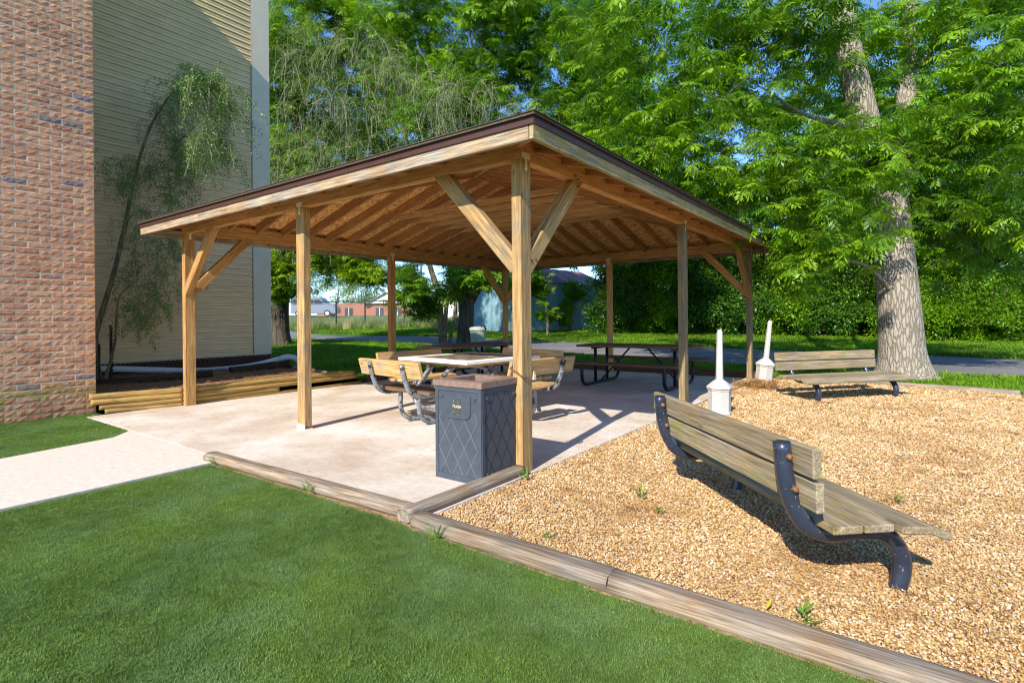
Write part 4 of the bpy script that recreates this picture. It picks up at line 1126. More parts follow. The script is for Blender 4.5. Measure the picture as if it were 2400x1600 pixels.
B_LEFT = [(-17.70,9.10,13.02,2), (-17.00,10.86,14.09,1.9), (-16.63,12.38,13.68,1.8), (-18.28,8.68,10.59,1.6), (-19.09,10.57,11.81,1.6,0.7), (-17.49,8.02,8.01,1.4), (-17.60,9.18,7.28,1.5), (-18.19,11.23,9.14,1.6,0.8), (-16.96,12.14,10.65,1.8,0.8), (-15.88,12.93,11.97,1.8), (-18.31,8.65,5.89,1.2), (-17.05,10.82,6.44,1.5), (-17.14,13.24,8.66,1.6,0.8), (-16.51,7.49,11.16,1.3)]
B_LLOW = [(-17.45,8.05,3.69,1), (-17.39,8.09,2.52,0.5,0.5), (-15.04,8.58,3.55,0.8,0.5), (-14.15,9.24,3.31,0.7,0.5), (-13.64,9.61,2.90,0.45,0.3), (-16.18,8.99,4.17,0.8,0.6), (-15.11,9.77,3.91,0.9,0.5)]
B_PALE = [(-13.94,6.91,10.02,1.3), (-12.56,7.93,10.29,1.2), (-11.65,8.60,9.42,1.3), (-13.26,7.41,8.30,1.2), (-11.49,8.09,7.54,1.4), (-10.37,8.91,7.94,1.3), (-8.92,9.36,8.01,1.3), (-7.96,10.08,7.19,1.1), (-9.59,8.87,6.26,1.3), (-10.89,7.91,5.61,1.3), (-12.62,7.26,6.03,1.2), (-13.96,6.90,7.17,1,0.7), (-8.50,9.67,5.98,1), (-14.54,6.47,5.89,0.9), (-13.97,6.89,5.03,1)]
B_DISTANT = [(-65.91,45.62,5.50,4.6), (-73.60,44.92,6.43,4), (-64.75,48.96,5.26,3.2), (-58.15,46.38,3.80,1.8), (-57.56,56.75,5.59,3.2), (-67.18,52.14,8.51,4.4), (-45.68,63.02,6.02,4,0.6), (-79.59,47.96,8.94,6)]
B_SHEDV = [(-12.42,17.97,2.94,0.8), (-12.25,18.71,2.71,0.55,0.7), (-12.12,18.81,2.13,0.6), (-12.14,19.41,1.29,0.45), (-12.33,18.03,3.35,0.7), (-9.72,21.20,3.40,0.8,0.5), (-8.69,20.71,3.31,1.1), (-9.34,20.86,2.10,0.7,0.7)]
B_VINE = [(-12.45,22.29,2.68,0.5), (-12.69,22.24,1.75,0.35), (-12.84,22.25,1.05,0.3), (-12.42,22.94,2.47,0.45), (-12.74,22.70,2.90,0.35,0.6)]
HEDGE = [(-9.31, 21.5), (-7.61, 22.26), (-5.73, 22.9), (-3.87, 23.27), (-2.16, 23.79), (-0.52, 24.25), (0.58, 24.57)]
HEDGE2 = [(2.66, 23.12), (3.78, 23.45), (4.88, 24.01), (5.9, 24.51)]
# ------------------------------------------------------------------ trees
def rough_tube(mb, pts, rad, n=18, amp=.07, seed=0, seg=6, root=0.0):
    P = smooth_path(pts, seg)
    rr = []
    for i in range(len(pts) - 1):
        for q in range(seg): rr.append(rad[i] * (1 - q / seg) + rad[i + 1] * q / seg)
    rr.append(rad[-1])
    i0 = len(mb.v)
    mb.tube(P, rr, n)
    for i in range(len(P)):
        for kk in range(n):
            j = i0 + i * n + kk
            v = Vector(mb.v[j]); d = v - P[i]
            an = math.atan2(d.y, d.x)
            f = 1 + amp * noise.noise(Vector((math.cos(an) * 1.5 + seed, math.sin(an) * 1.5, v.z * .8))) + amp * .5 * noise.noise(Vector((math.cos(an) * 5, math.sin(an) * 5 + seed, v.z * 3)))
            if root and i < seg * 1.5: f += root * max(0, 1 - i / (seg * 1.5)) * (.5 + .5 * math.sin(an * 5 + seed))
            mb.v[j] = tuple(P[i] + d * f)

def tree(name, label, cat, base, trunks, bark_m, blobs, per, protos, s, group=None, clump=.55, clump_n=14, branches=10, brad=.05, root=.25, tilt=.35, flat=.75, blobs2=None, seed=1, tw='twig'):
    B = Vector(base)
    e = empty(name, base, 0, label, cat, group)
    mb = MB()
    tips = []
    for i, (pts, rad) in enumerate(trunks):
        pts = [Vector(p) - B for p in pts]
        rough_tube(mb, pts, rad, 20 if rad[0] > .2 else 10, seed=seed + i, root=root if i == 0 else 0)
        tips += [(p, r) for p, r in zip(pts[len(pts) // 3:], rad[len(pts) // 3:])]
    mb.build('trunk', bark_m, e, smooth=True)
    rr = random.Random(seed)
    br = MB()
    bl = list(blobs)
    rr.shuffle(bl)
    for b in bl[:branches]:
        t = Vector(b[:3]) - B
        p0, r0 = min(tips, key=lambda q: (q[0] - t).length + max(0, q[0].z - t.z) * .7)
        mid = p0.lerp(t, .5) + Vector((rr.uniform(-.3, .3), rr.uniform(-.3, .3), rr.uniform(.1, .6)))
        end = t + Vector((rr.uniform(-.5, .5), rr.uniform(-.5, .5), rr.uniform(-.6, .2))) * b[3]
        P = smooth_path([p0, mid, t, end], 5); r1 = min(r0 * .45, brad)
        br.tube(P, [r1 * (1 - .85 * i / (len(P) - 1)) for i in range(len(P))], 7)
        for _ in range(4):
            q = P[rr.randrange(6, len(P))]; d = Vector((rr.uniform(-1, 1), rr.uniform(-1, 1), rr.uniform(-.7, .8))) * b[3] * .7
            PP = smooth_path([q, q + d * .5 + Vector((0, 0, .1)), q + d], 3); br.tube(PP, [r1 * .22 * (1 - .7 * i / (len(PP) - 1)) for i in range(len(PP))], 5)
    if br.v: br.build('branches', bark_m, e, smooth=True)
    o = foliage('crown', blobs, per, protos, s, e, clump, clump_n, tilt, flat, offset=base)
    if blobs2: foliage('low_foliage', blobs2, per, protos, s * .9, e, clump, clump_n, tilt, flat, offset=base)
    return e

tree('pecan_tree', 'massive pale-barked pecan tree rising behind the far bench, leaning left and forking', 'tree', (2.31, 9.45, -.05),
     [([(2.31, 9.45, -.1), (2.31, 9.45, .15), (2.28, 9.42, .6), (2.24, 9.36, 1.5), (2.17, 9.32, 2.6), (2.10, 9.25, 3.6), (1.80, 9.0, 4.7), (1.62, 8.85, 5.6), (1.46, 8.7, 6.6), (1.34, 8.6, 8.2), (1.1, 8.5, 11)], [.66, .47, .39, .35, .32, .295, .24, .23, .215, .17, .10]),
      ([(2.10, 9.25, 3.5), (2.30, 9.7, 4.6), (2.42, 10.1, 6.0), (2.45, 10.3, 7.4), (2.6, 10.5, 10)], [.24, .18, .16, .14, .08]),
      ([(1.75, 9.0, 4.8), (1.2, 8.7, 4.95), (.7, 8.5, 5.2), (.1, 8.1, 5.7)], [.07, .05, .035, .015])],
     MT['barkp'], B_RIGHT, 170, SPRAY, .80, branches=16, brad=.045, root=.12, seed=3)
tree('forked_tree', 'dark tree with a low fork seen through the pavilion left of the near post', 'tree', (-11.19, 12.05, .05),
     [([(-11.19, 12.05, -.1), (-11.19, 12.05, .4), (-11.17, 12.06, 1.1), (-11.15, 12.07, 1.75), (-11.4, 11.9, 2.4), (-11.6, 11.78, 3.2), (-11.7, 11.7, 5), (-11.2, 11.9, 8), (-10.8, 12.3, 11)], [.40, .33, .29, .28, .22, .19, .17, .14, .08]),
      ([(-11.15, 12.07, 1.7), (-10.85, 12.3, 2.3), (-10.55, 12.5, 3.1), (-9.9, 13.0, 4.8), (-8.9, 13.8, 7.5), (-8.1, 14.3, 9.3), (-7.4, 14.8, 11.5)], [.24, .21, .19, .18, .17, .14, .08])],
     MT['barkd'], B_CENTER, 290, SPRAY, 1.1, branches=16, brad=.09, seed=5, clump=.65, blobs2=B_CLOW)
tree('shade_tree', 'broad shade tree with thick dark trunk just right of the white corner board', 'tree', (-18.6, 8.83, .15),
     [([(-18.6, 8.83, 0), (-18.6, 8.83, .6), (-18.58, 8.84, 2), (-18.5, 8.9, 4), (-18.2, 9.1, 7), (-17.8, 9.4, 10), (-17.6, 9.5, 14)], [.55, .42, .39, .36, .30, .24, .12]),
      ([(-18.4, 8.95, 4.2), (-17, 9.2, 5.0), (-15.4, 9.4, 4.9), (-14.2, 9.6, 4.0)], [.16, .12, .08, .04])],
     MT['barkd'], B_LEFT, 290, SPRAYY, 1.1, branches=14, brad=.09, seed=7, clump=.65, blobs2=B_LLOW)
tree('slender_tree', 'slender multi-stemmed tree with pale drooping twigs above the pavilion roof', 'tree', (-13.44, 13.13, .1),
     [([(-13.44, 13.13, 0), (-13.46, 13.1, 1.1), (-13.58, 13.02, 2.4), (-13.85, 12.8, 3.6), (-13.9, 12.2, 6), (-13, 10.6, 9)], [.16, .14, .12, .11, .08, .03]),
      ([(-13.35, 13.18, 0), (-13.3, 13.2, 1.2), (-13.15, 13.3, 2.6), (-12.98, 13.4, 3.6), (-12.4, 12.6, 6.5), (-11.3, 10.4, 9)], [.11, .09, .08, .07, .06, .02]),
      ([(-13.2, 13.3, .1), (-12.98, 13.42, 1.4), (-12.9, 13.5, 3.0), (-12.6, 13.2, 6)], [.08, .07, .06, .03])],
     MT['barks'], B_PALE, 62, STRANDP, 1.0, branches=15, brad=.04, seed=9, clump=.5, tilt=.2, root=0)

# weeping tree against the siding
B0 = Vector((-7.9, -.40, .26))
wt = empty('weeping_tree', B0, 0, 'thin leaning weeping tree growing in the mulch bed against the tan siding', 'tree')
tr = MB()
rough_tube(tr, [Vector(p) - B0 for p in ((-7.9, -.42, .2), (-7.9, -.46, .9), (-7.9, -.42, 1.15), (-7.9, -.2, 2.0), (-7.9, -.1, 2.5), (-7.9, -.03, 2.84), (-7.88, .04, 3.3), (-7.85, .2, 4.1), (-7.7, .38, 4.7), (-7.4, .6, 5.15), (-7.0, .75, 5.2))], [.05, .042, .04, .036, .032, .03, .028, .024, .018, .013, .006], 9, .05, 4)
rough_tube(tr, [Vector(p) - B0 for p in ((-7.75, -.40, .22), (-7.65, -.28, .85), (-7.6, -.26, 1.36), (-7.6, -.20, 1.65), (-7.6, .05, 1.9))], [.025, .02, .016, .012, .006], 8, .05, 5)
tr.build('trunk', MT['barks'], wt, smooth=True)
def limb(pts, r=.009):
    P = smooth_path([Vector(p) - B0 for p in pts], 5); return P, [r * (1 - .7 * i / (len(P) - 1)) for i in range(len(P))]
lm = MB(); sp_pts = []
R2 = random.Random(11)
def hang(pts, cnt, sp=.07, r=.009):
    P, rr = limb(pts, r); lm.tube(P, rr, 5)
    for _ in range(int(cnt * 2.0)):
        q = P[R2.randrange(len(P) // 4, len(P))]; sp_pts.append((q.x + R2.gauss(0, sp), q.y + R2.gauss(0, sp), q.z + R2.gauss(0, sp)))
# shaded masses hanging close to the wall
hang([(-7.85, .15, 4.0), (-7.8, .45, 4.6), (-7.75, .7, 5.2), (-7.7, .85, 5.1)], 20, .12)
hang([(-7.7, .38, 4.7), (-7.65, .6, 4.8), (-7.6, .72, 4.3), (-7.6, .75, 3.9)], 22, .12)
hang([(-7.88, .04, 3.3), (-7.7, -.1, 3.75), (-7.6, -.2, 3.6), (-7.6, -.24, 3.0)], 18, .09)
hang([(-7.88, .0, 3.1), (-7.7, .3, 3.8), (-7.6, .55, 3.7), (-7.6, .6, 3.1)], 20, .1)
hang([(-7.85, .2, 4.1), (-7.7, .5, 4.3), (-7.6, .62, 3.8), (-7.6, .6, 3.3)], 18, .1)
hang([(-7.9, -.05, 2.7), (-7.7, .2, 3.0), (-7.6, .45, 2.7), (-7.6, .55, 2.2)], 15, .1)
hang([(-7.9, -.1, 2.4), (-7.7, .2, 2.6), (-7.6, .6, 2.3), (-7.55, .85, 1.9)], 15, .08)
hang([(-7.9, -.2, 2.0), (-7.7, .1, 2.2), (-7.6, .3, 2.0), (-7.6, .5, 1.5)], 15, .09)
hang([(-7.6, -.20, 1.65), (-7.6, .0, 1.9), (-7.6, .2, 1.7), (-7.6, .35, 1.2)], 15, .1)
hang([(-7.6, -.2, 1.6), (-7.55, -.05, 1.5), (-7.55, .05, 1.2)], 10, .08)
# sunlit masses arching out beyond the brick corner's shade
hang([(-7.4, .55, 5.1), (-7.0, .6, 5.2), (-6.6, .45, 5.0), (-6.45, .35, 4.7)], 20, .1, .012)
hang([(-7.4, .6, 5.15), (-6.9, .75, 5.2), (-6.5, .86, 5.0), (-6.4, .93, 4.7)], 26, .1, .012)
hang([(-7.2, .65, 5.1), (-6.8, .7, 5.1), (-6.5, .65, 4.9), (-6.4, .6, 4.5)], 26, .12, .012)
hang([(-6.6, .55, 4.9), (-6.45, .6, 4.5), (-6.4, .62, 4.1), (-6.4, .55, 3.7)], 20, .08)
hang([(-6.5, .82, 5.0), (-6.4, .9, 4.5), (-6.4, .84, 4.0), (-6.38, .82, 3.8)], 18, .07)
hang([(-6.4, .62, 4.2), (-6.38, .45, 4.0), (-6.38, .38, 3.7)], 8, .04)
lm.build('branches', MT['twig'], wt, smooth=True)
n = len(sp_pts)
scatter('crown', sp_pts, np.stack([rng.normal(0, .25, n), rng.normal(0, .25, n), rng.uniform(0, 6.28, n)], 1), rng.uniform(.38, .7, n), STRAND, parent=wt)

# background trees
def back_tree(name, label, blobs, per, protos, s, base, h, r0=.3, group=None, seed=1, clump=.8):
    tree(name, label, 'tree', base, [([(base[0], base[1], base[2] - .2), (base[0] + .1, base[1], base[2] + h * .3), (base[0], base[1] + .2, base[2] + h)], [r0, r0 * .8, r0 * .3])], MT['barkd'], blobs, per, protos, s, group, clump, 14, min(6, len(blobs)), .1, seed=seed)
GB = 'tall trees behind the hedge'
br_ = sorted(B_BACKR, key=lambda b: b[0])
chunks = [br_[:4], br_[4:8], br_[8:12], br_[12:]]
for i, (cb, lab) in enumerate(zip(chunks, ('leafy tree behind the hedge just right of the pavilion roof peak', 'leafy tree behind the hedge left of the big pecan trunk', 'leafy tree behind the hedge right behind the big pecan trunk', 'leafy tree at the far right edge behind the hedge'))):
    cx_ = sum(b[0] for b in cb) / len(cb); cy_ = max(b[1] for b in cb) + .5
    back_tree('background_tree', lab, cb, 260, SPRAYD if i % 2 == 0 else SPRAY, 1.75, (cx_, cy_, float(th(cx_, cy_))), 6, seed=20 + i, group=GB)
ds = [B_DISTANT[:1] + B_DISTANT[7:8], B_DISTANT[1:2] + B_DISTANT[5:6], B_DISTANT[2:3], B_DISTANT[3:4], B_DISTANT[4:5], B_DISTANT[6:7]]
for i, (cb, lab) in enumerate(zip(ds, ('pale green distant tree above the parked van', 'pale distant tree at the far left beyond the fence', 'pale distant tree left of the white gable', 'low round bush in front of the brick house gable', 'distant tree behind the grey roof', 'distant tree beyond the white house'))):
    b = cb[0]; g = float(th(b[0], b[1]))
    back_tree('distant_tree', lab, cb, 150, BROADP, 1.9, (b[0], b[1], g), max(1.5, b[2] - g), .2, 'distant trees beyond the fence', seed=40 + i, clump=.9)

# hedge bushes
def bush(x, y, r, h, label, protos, s, per=420, group='dense bushes forming the hedge'):
    g = float(th(x, y)); e = empty('bush', (x, y, g), 0, label, 'bush', group)
    st = MB(); rr = random.Random(int(x * 10))
    for _ in range(6):
        a = rr.uniform(0, 6.28); st.tube(smooth_path([(rr.uniform(-.3, .3), rr.uniform(-.3, .3), -.1), (math.cos(a) * r * .25, math.sin(a) * r * .25, h * .4), (math.cos(a) * r * .6, math.sin(a) * r * .6, h * .8)], 3), [.05, .05, .045, .04, .035, .03, .015], 6)
    st.build('stems', MT['barkd'], e, smooth=True)
    bl = [(0, 0, h * .28, r), (-r * .5, 0, h * .3, r * .8), (r * .5, 0, h * .3, r * .8), (0, 0, h * .65, r * .85), (-r * .4, .2, h * .75, r * .6), (r * .4, .2, h * .75, r * .6), (0, -r * .4, h * .15, r * .6)]
    p = blob_points(bl, per, .26, 14, .8, (1.1, -.13)); p = p[p[:, 2] > .05]; n = len(p)
    scatter('foliage', p, np.stack([rng.normal(0, .4, n), rng.normal(0, .4, n), rng.uniform(0, 6.28, n)], 1), s * rng.uniform(.7, 1.3, n), protos, parent=e)
names = ['bush behind the pavilion post beside the blue shed', 'dense bush between blue shed and middle back post', 'dense bush seen between the two right pavilion posts', 'dense bush behind the upright ash receptacle', 'dense bush behind the leaning ash receptacle', 'dense bush left of the big pecan trunk', 'dense bush hidden partly by the big pecan trunk']
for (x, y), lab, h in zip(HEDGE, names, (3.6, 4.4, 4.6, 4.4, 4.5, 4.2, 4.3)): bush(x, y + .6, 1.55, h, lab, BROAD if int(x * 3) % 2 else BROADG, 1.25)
for (x, y), lab, h in zip(HEDGE2, ('bright bush just right of the big pecan trunk', 'bright bush in the middle right of the pecan trunk', 'sparse bush near the right edge beyond the road', 'dark bush at the right edge of the photo'), (3.0, 2.9, 2.5, 2.8)): bush(x, y + .5, 1.25, h, lab, BROADG if x < 5 else BROAD, 1.1, 330)

# ------------------------------------------------------------------ blue shed with vines
sh = empty('metal_shed', (-13.6, 22, .45), 0, 'old blue metal shed with rusty purple roof behind the near post', 'shed')
S0 = Vector((-13.6, 22, .45))
k = NT('blue_corrugated_metal'); v = k.coord(); c = k.ramp(k.noise(v, 1.4, 5), [(.3, (.17, .33, .40)), (.7, (.30, .46, .52))])
st = k.n('ShaderNodeMapping'); st.inputs['Scale'].default_value = (9, 9, .6); k.l(v, st.inputs[0]); c = k.mix(1.0, c, k.ramp(k.noise(st.outputs[0], 2, 4), [(.3, .75), (.7, 1.15)]), 'MULTIPLY')
k.base(c); k.b.inputs['Roughness'].default_value = .5; MT['shedw'] = k.m
k = NT('rusty_roof_metal'); v = k.coord(); c = k.ramp(k.noise(v, 1.6, 6, .7, 1.0), [(.35, (.13, .08, .12)), (.5, (.26, .13, .12)), (.62, (.46, .22, .13))]); k.base(c); k.b.inputs['Roughness'].default_value = .6; MT['shedr'] = k.m
fp = [(-15.1, 19.4), (-13.02, 22.55), (-12.4, 25.6), (-16.8, 27.2), (-18.5, 20.6)]
def wall_panels(a, b, h0, h1):
    a, b = Vector((*a, 0)), Vector((*b, 0)); L = (b - a).length; n = int(L / .6) + 1; d = (b - a) / n; nn = d.normalized().cross(zup)
    for i in range(n):
        m = MB(); p, q = a + d * i, a + d * (i + 1)
        m.bar(p + Vector((0, 0, (h0 + h1) / 2)) - S0, q + Vector((0, 0, (h0 + h1) / 2)) - S0, .04, h1 - h0)
        for t in (.12, .37, .62, .87):
            c_ = p.lerp(q, t) + nn * .03; m.bar(c_ + Vector((0, 0, h0)) - S0, c_ + Vector((0, 0, h1)) - S0, .04, .03, up=nn)
        m.build('wall_panel', MT['shedw'], sh)
for i in range(5): wall_panels(fp[i], fp[(i + 1) % 5], .2, 3.1)
rd = [(-15.4, 19.1, 3.08), (-12.75, 22.4, 3.08), (-12.1, 25.9, 3.08)]; rt = [(-16.2, 21.2, 4.0), (-14.9, 22.9, 4.05), (-14.2, 26.4, 4.0)]; rb = [(-19, 20.4, 3.1), (-17.9, 23, 3.1), (-17, 27.6, 3.1)]
def lerp3(L3, t):
    return Vector(L3[0]).lerp(Vector(L3[1]), t * 2) if t < .5 else Vector(L3[1]).lerp(Vector(L3[2]), t * 2 - 1)
for i in range(14):
    t0, t1 = i / 14, (i + 1) / 14
    for lo in (rd, rb):
        a, b, c_, d = lerp3(lo, t0), lerp3(lo, t1), lerp3(rt, t1), lerp3(rt, t0); h = Vector((0, 0, .03 + .015 * (i % 2)))
        MB().add([p - S0 for p in (a, b, c_, d)] + [p - S0 + h for p in (a, b, c_, d)], [(3, 2, 1, 0), (4, 5, 6, 7), (0, 1, 5, 4), (1, 2, 6, 5), (2, 3, 7, 6), (3, 0, 4, 7)]).build('roof_panel', MT['shedr'], sh)
vn = empty('climbing_vine', (-12.6, 22.3, .5), 0, 'green vine climbing the corner of the blue shed', 'vine')
MB().tube([(0, 0, -.1), (.05, 0, .8), (.0, .1, 1.6), (.1, .1, 2.4)], [.05, .04, .035, .02], 6).build('stem', MT['barkd'], vn, smooth=True)
p = blob_points(B_VINE, 90, .2, 6) - np.array([-12.6, 22.3, .5]); n = len(p); scatter('leaves', p, np.stack([rng.normal(0, .4, n), rng.normal(0, .4, n), rng.uniform(0, 6.28, n)], 1), rng.uniform(.7, 1.1, n), BROADG, parent=vn)
b = (-11.95, 19.0, .35)
tree('young_tree', 'young leafy tree standing in front of the blue shed', 'tree', b, [([(b[0], b[1], b[2] - .1), (b[0] + .03, b[1], 1.2), (b[0] - .1, b[1], 2.0), (b[0], b[1], 2.9)], [.07, .06, .05, .03])], MT['barks'], B_SHEDV[:5], 80, SPRAY, .95, branches=5, brad=.025, root=0, seed=61, clump=.3)
b = (-10.2, 21.3, .4)
tree('young_tree', 'young leafy tree between the blue shed and the middle back post', 'tree', b, [([(b[0], b[1], b[2] - .1), (b[0], b[1], 1.4), (b[0] - .1, b[1], 3)], [.07, .06, .03])], MT['barks'], B_SHEDV[5:], 90, BROADG, .9, branches=3, brad=.025, root=0, seed=62, clump=.35)

# ------------------------------------------------------------------ fence, sign, poles
MT['fpost'] = plain('dark_fence_post', (.05, .055, .06), .6, .3, .2); MT['wire'] = plain('fence_wire', (.38, .39, .38), .5, .6, .1)
fn = empty('chain_link_fence', (-22.8, 21.2, .6), 0, 'long chain link fence with dark posts and barbed wire arms beyond the road', 'fence')
F0 = Vector((-22.8, 21.2, .6)); fd = Vector((7.33, 7.9, 0)).normalized(); L0, L1 = -17, 15
fnrm = Vector((fd.y, -fd.x, 0))
def fpt(s, z): 
    p = F0 + fd * s; return Vector((p.x, p.y, float(th(p.x, p.y)) + z)) - F0
s_ = L0; pr_ = None; fab = MB()
while s_ <= L1:
    MB().tube([fpt(s_, -.1), fpt(s_, 1.72)], .048, 8).build('fence_post', MT['fpost'], fn)
    MB().tube([fpt(s_, 1.72), fpt(s_, 2.0) + fnrm * .28], .015, 6).build('barb_arm', MT['fpost'], fn)
    if pr_ is not None:
        MB().tube([fpt(pr_, 1.70), fpt(s_, 1.70)], .034, 6).build('top_rail', MT['fpost'], fn)
        for q in (.33, .66, 1): fab.tube([fpt(pr_, 1.72 + .28 * q) + fnrm * .28 * q, fpt(s_, 1.72 + .28 * q) + fnrm * .28 * q], .004, 3, cap=False)
    pr_ = s_; s_ += 1.75 if R.random() < .5 else 2.3
s_ = L0
while s_ < L1 - 1.7:
    fab.tube([fpt(s_, .02), fpt(s_ + 1.66, 1.68)], .0045, 3, cap=False); fab.tube([fpt(s_ + 1.66, .02), fpt(s_, 1.68)], .0045, 3, cap=False); s_ += .11
tag(fab.build('wire_mesh', MT['wire'], fn), kind='stuff')
sg = empty('sign_post', (-23.2, 19.9, .6), math.radians(36), 'small green sign on a dark post in front of the fence', 'sign')
MB().tube([(0, 0, -.1), (0, 0, 1.35)], .03, 8).build('post', MT['fpost'], sg); MB().box((-.13, -.04, 1.3), (.13, -.03, 1.72)).build('sign_panel', plain('green_sign', (.10, .22, .17)), sg)
pl_ = empty('steel_pole', (-23.1, 21.3, .6), 0, 'tall grey steel pole standing behind the sign', 'pole')
MB().tube([(0, 0, -.1), (0, 0, 7.5)], [.085, .07], 12).build('shaft', plain('pole_grey', (.18, .20, .23), .5), pl_, smooth=True)
up_ = empty('utility_pole', (-56, 47, 1.6), math.radians(36), 'distant wooden utility pole with crossarm above the grey roof', 'pole')
MB().tube([(0, 0, -.2), (0, 0, 10)], [.16, .11], 10).build('shaft', MT['barkd'], up_, smooth=True); MB().box((-1.2, -.06, 9.0), (1.2, .06, 9.12)).build('crossarm', MT['barkd'], up_)
wr = MB()
for z in (10.2, 10.7): wr.tube(smooth_path([(-40, 6, z), (-20, 3, z - .5), (0, 0, z - .1), (20, -3, z - .5), (45, -6, z)], 6), .018, 4, cap=False)
wr.build('wires', MT['fpost'], up_)

# ------------------------------------------------------------------ far buildings and van
rz = math.atan2(.5933, .80497)
def ctr(a, d): return (2.4147 + rgt.x * a + fwd.x * d, -3.3991 + rgt.y * a + fwd.y * d)
hx, hy = ctr(-11.8, 63); hz = 1.45
hs = empty('brick_house', (hx, hy, hz), rz, 'long red brick house with white gable and grey roof beyond the fence', 'house')
MT['fbrick'] = plain('far_red_brick', (.42, .16, .10), .9, 0, .15, 30); MT['white'] = plain('white_paint', (.78, .78, .76), .6, 0, .03); MT['roofg'] = plain('grey_roof', (.30, .27, .26), .9, 0, .15, 10)
MT['glass'] = plain('dark_window', (.05, .06, .07), .1)
MB().box((-11, 0, -.3), (12.5, 7, 1.5)).build('wall', MT['fbrick'], hs)
MB().add([(-5, -.35, 1.55), (-.6, -.35, 1.55), (-2.8, -.35, 2.75), (-5, 6.5, 1.55), (-.6, 6.5, 1.55), (-2.8, 6.5, 2.75)], [(0, 1, 2), (5, 4, 3), (0, 3, 4, 1)]).build('gable', MT['white'], hs)
MB().add([(-5.4, -.6, 1.45), (-2.8, -.6, 2.87), (-.2, -.6, 1.45), (-5.4, 6.9, 1.45), (-2.8, 6.9, 2.87), (-.2, 6.9, 1.45), (-5.4, -.6, 1.35), (-2.8, -.6, 2.77), (-.2, -.6, 1.35)], [(0, 1, 4, 3), (1, 2, 5, 4), (6, 7, 1, 0), (7, 8, 2, 1)]).build('gable_roof', MT['roofg'], hs)
MB().add([(-.9, -.5, 1.5), (12.9, -.5, 1.5), (12.3, 3.4, 3.0), (-2.4, 3.4, 3.0), (12.9, 7.4, 1.5), (-.9, 7.4, 1.5)], [(0, 1, 2, 3), (3, 2, 4, 5), (1, 4, 2), (0, 1, 4, 5)]).build('main_roof', MT['roofg'], hs)
MB().box((.0, -.03, -.2), (12.4, -.001, 1.0)).build('wall_band', MT['white'], hs)
for x in (-9.6, -7.7, -4.1, -2.0, .8, 3.4, 6, 9):
    wd = MB().box((x, -.06, .0), (x + .9, -.035, 1.05)).build('window', MT['glass'], hs); MB().box((x + .42, -.075, .0), (x + .48, -.06, 1.05)).build('mullion', MT['white'], wd)
hx, hy = ctr(-2.2, 52); w2 = empty('white_house', (hx, hy, 1.2), rz, 'white sided house with dark grey roof seen between fork tree and near post', 'house')
MB().box((-4, 0, -.3), (4.5, 6, 2.6)).build('wall', MT['white'], w2); MB().add([(-4.4, -.4, 2.55), (4.9, -.4, 2.55), (4.9, 3, 3.9), (-4.4, 3, 3.9), (4.9, 6.4, 2.55), (-4.4, 6.4, 2.55)], [(0, 1, 2, 3), (3, 2, 4, 5), (1, 4, 2), (0, 3, 5)]).build('roof', plain('dark_roof', (.12, .12, .14), .9), w2)
for x in (-3, -.5, 2.4): MB().box((x, -.03, .6), (x + .9, -.001, 1.8)).build('window', MT['glass'], w2)
hx, hy = ctr(-20.7, 57)
vanm = plain('silver_paint', (.24, .27, .33), .3, .3, .03)
vn = empty('parked_van', (hx, hy, 1.50), rz, 'silver van parked beyond the fence facing right', 'van')
prof_v = [(-2.3, .3), (-2.3, 1.75), (-2.1, 2.0), (.7, 2.0), (1.25, 1.35), (2.2, 1.1), (2.35, .8), (2.35, .3)]
n = len(prof_v)
MB().add([(x, -.9, z) for x, z in prof_v] + [(x, .9, z) for x, z in prof_v], [tuple(range(n)), tuple(range(2 * n - 1, n - 1, -1))] + [(i, i + n, (i + 1) % n + n, (i + 1) % n) for i in range(n)]).build('body', vanm, vn, bevel=.04)
for a, b in ((-2.1, -1.0), (-.9, .05)): MB().box((a, -.925, 1.25), (b, -.905, 1.8)).build('side_window', MT['glass'], vn)
MB().add([(.15, -.925, 1.25), (1.15, -.925, 1.3), (.65, -.925, 1.8), (.15, -.925, 1.8)], [(0, 1, 2, 3)]).build('front_window', MT['glass'], vn)
for x in (-1.5, 1.5):
    for s in (-.86, .86):
        wl = MB().lathe([(.34, -.1), (.34, .1)], 18, M=Matrix.Translation((x, s, .34)) @ Matrix.Rotation(math.pi / 2, 4, 'X')).build('wheel', MT['bpipe'], vn); MB().lathe([(.2, 0), (.2, .015)], 14, M=Matrix.Translation((x, s + (-.1 if s < 0 else .1), .34)) @ Matrix.Rotation(math.pi / 2, 4, 'X')).build('hubcap', MT['galv'], wl)
MB().box((2.32, -.8, .75), (2.37, -.5, .95)).build('headlight', MT['white'], vn)
# rubbish bin by the forked tree
bn = empty('rubbish_bin', (-9.55, 10.85, .05), 0, 'pale green round plastic rubbish bin beside the forked tree', 'rubbish bin')
MT['bin'] = plain('pale_green_plastic', (.36, .40, .33), .5, 0, .06)
MB().lathe([(.22, 0), (.27, .72), (.28, .73)], 20).build('body', MT['bin'], bn, smooth=False); MB().lathe([(.295, .73), (.295, .80), (.27, .84), (.1, .87)], 20).build('lid', MT['bin'], bn)
MB().tube([(.2, -.05, .82), (.26, -.1, .93), (.3, 0, .9), (.29, .05, .78)], .03, 6).build('strap', MT['bpipe'], bn, smooth=True)

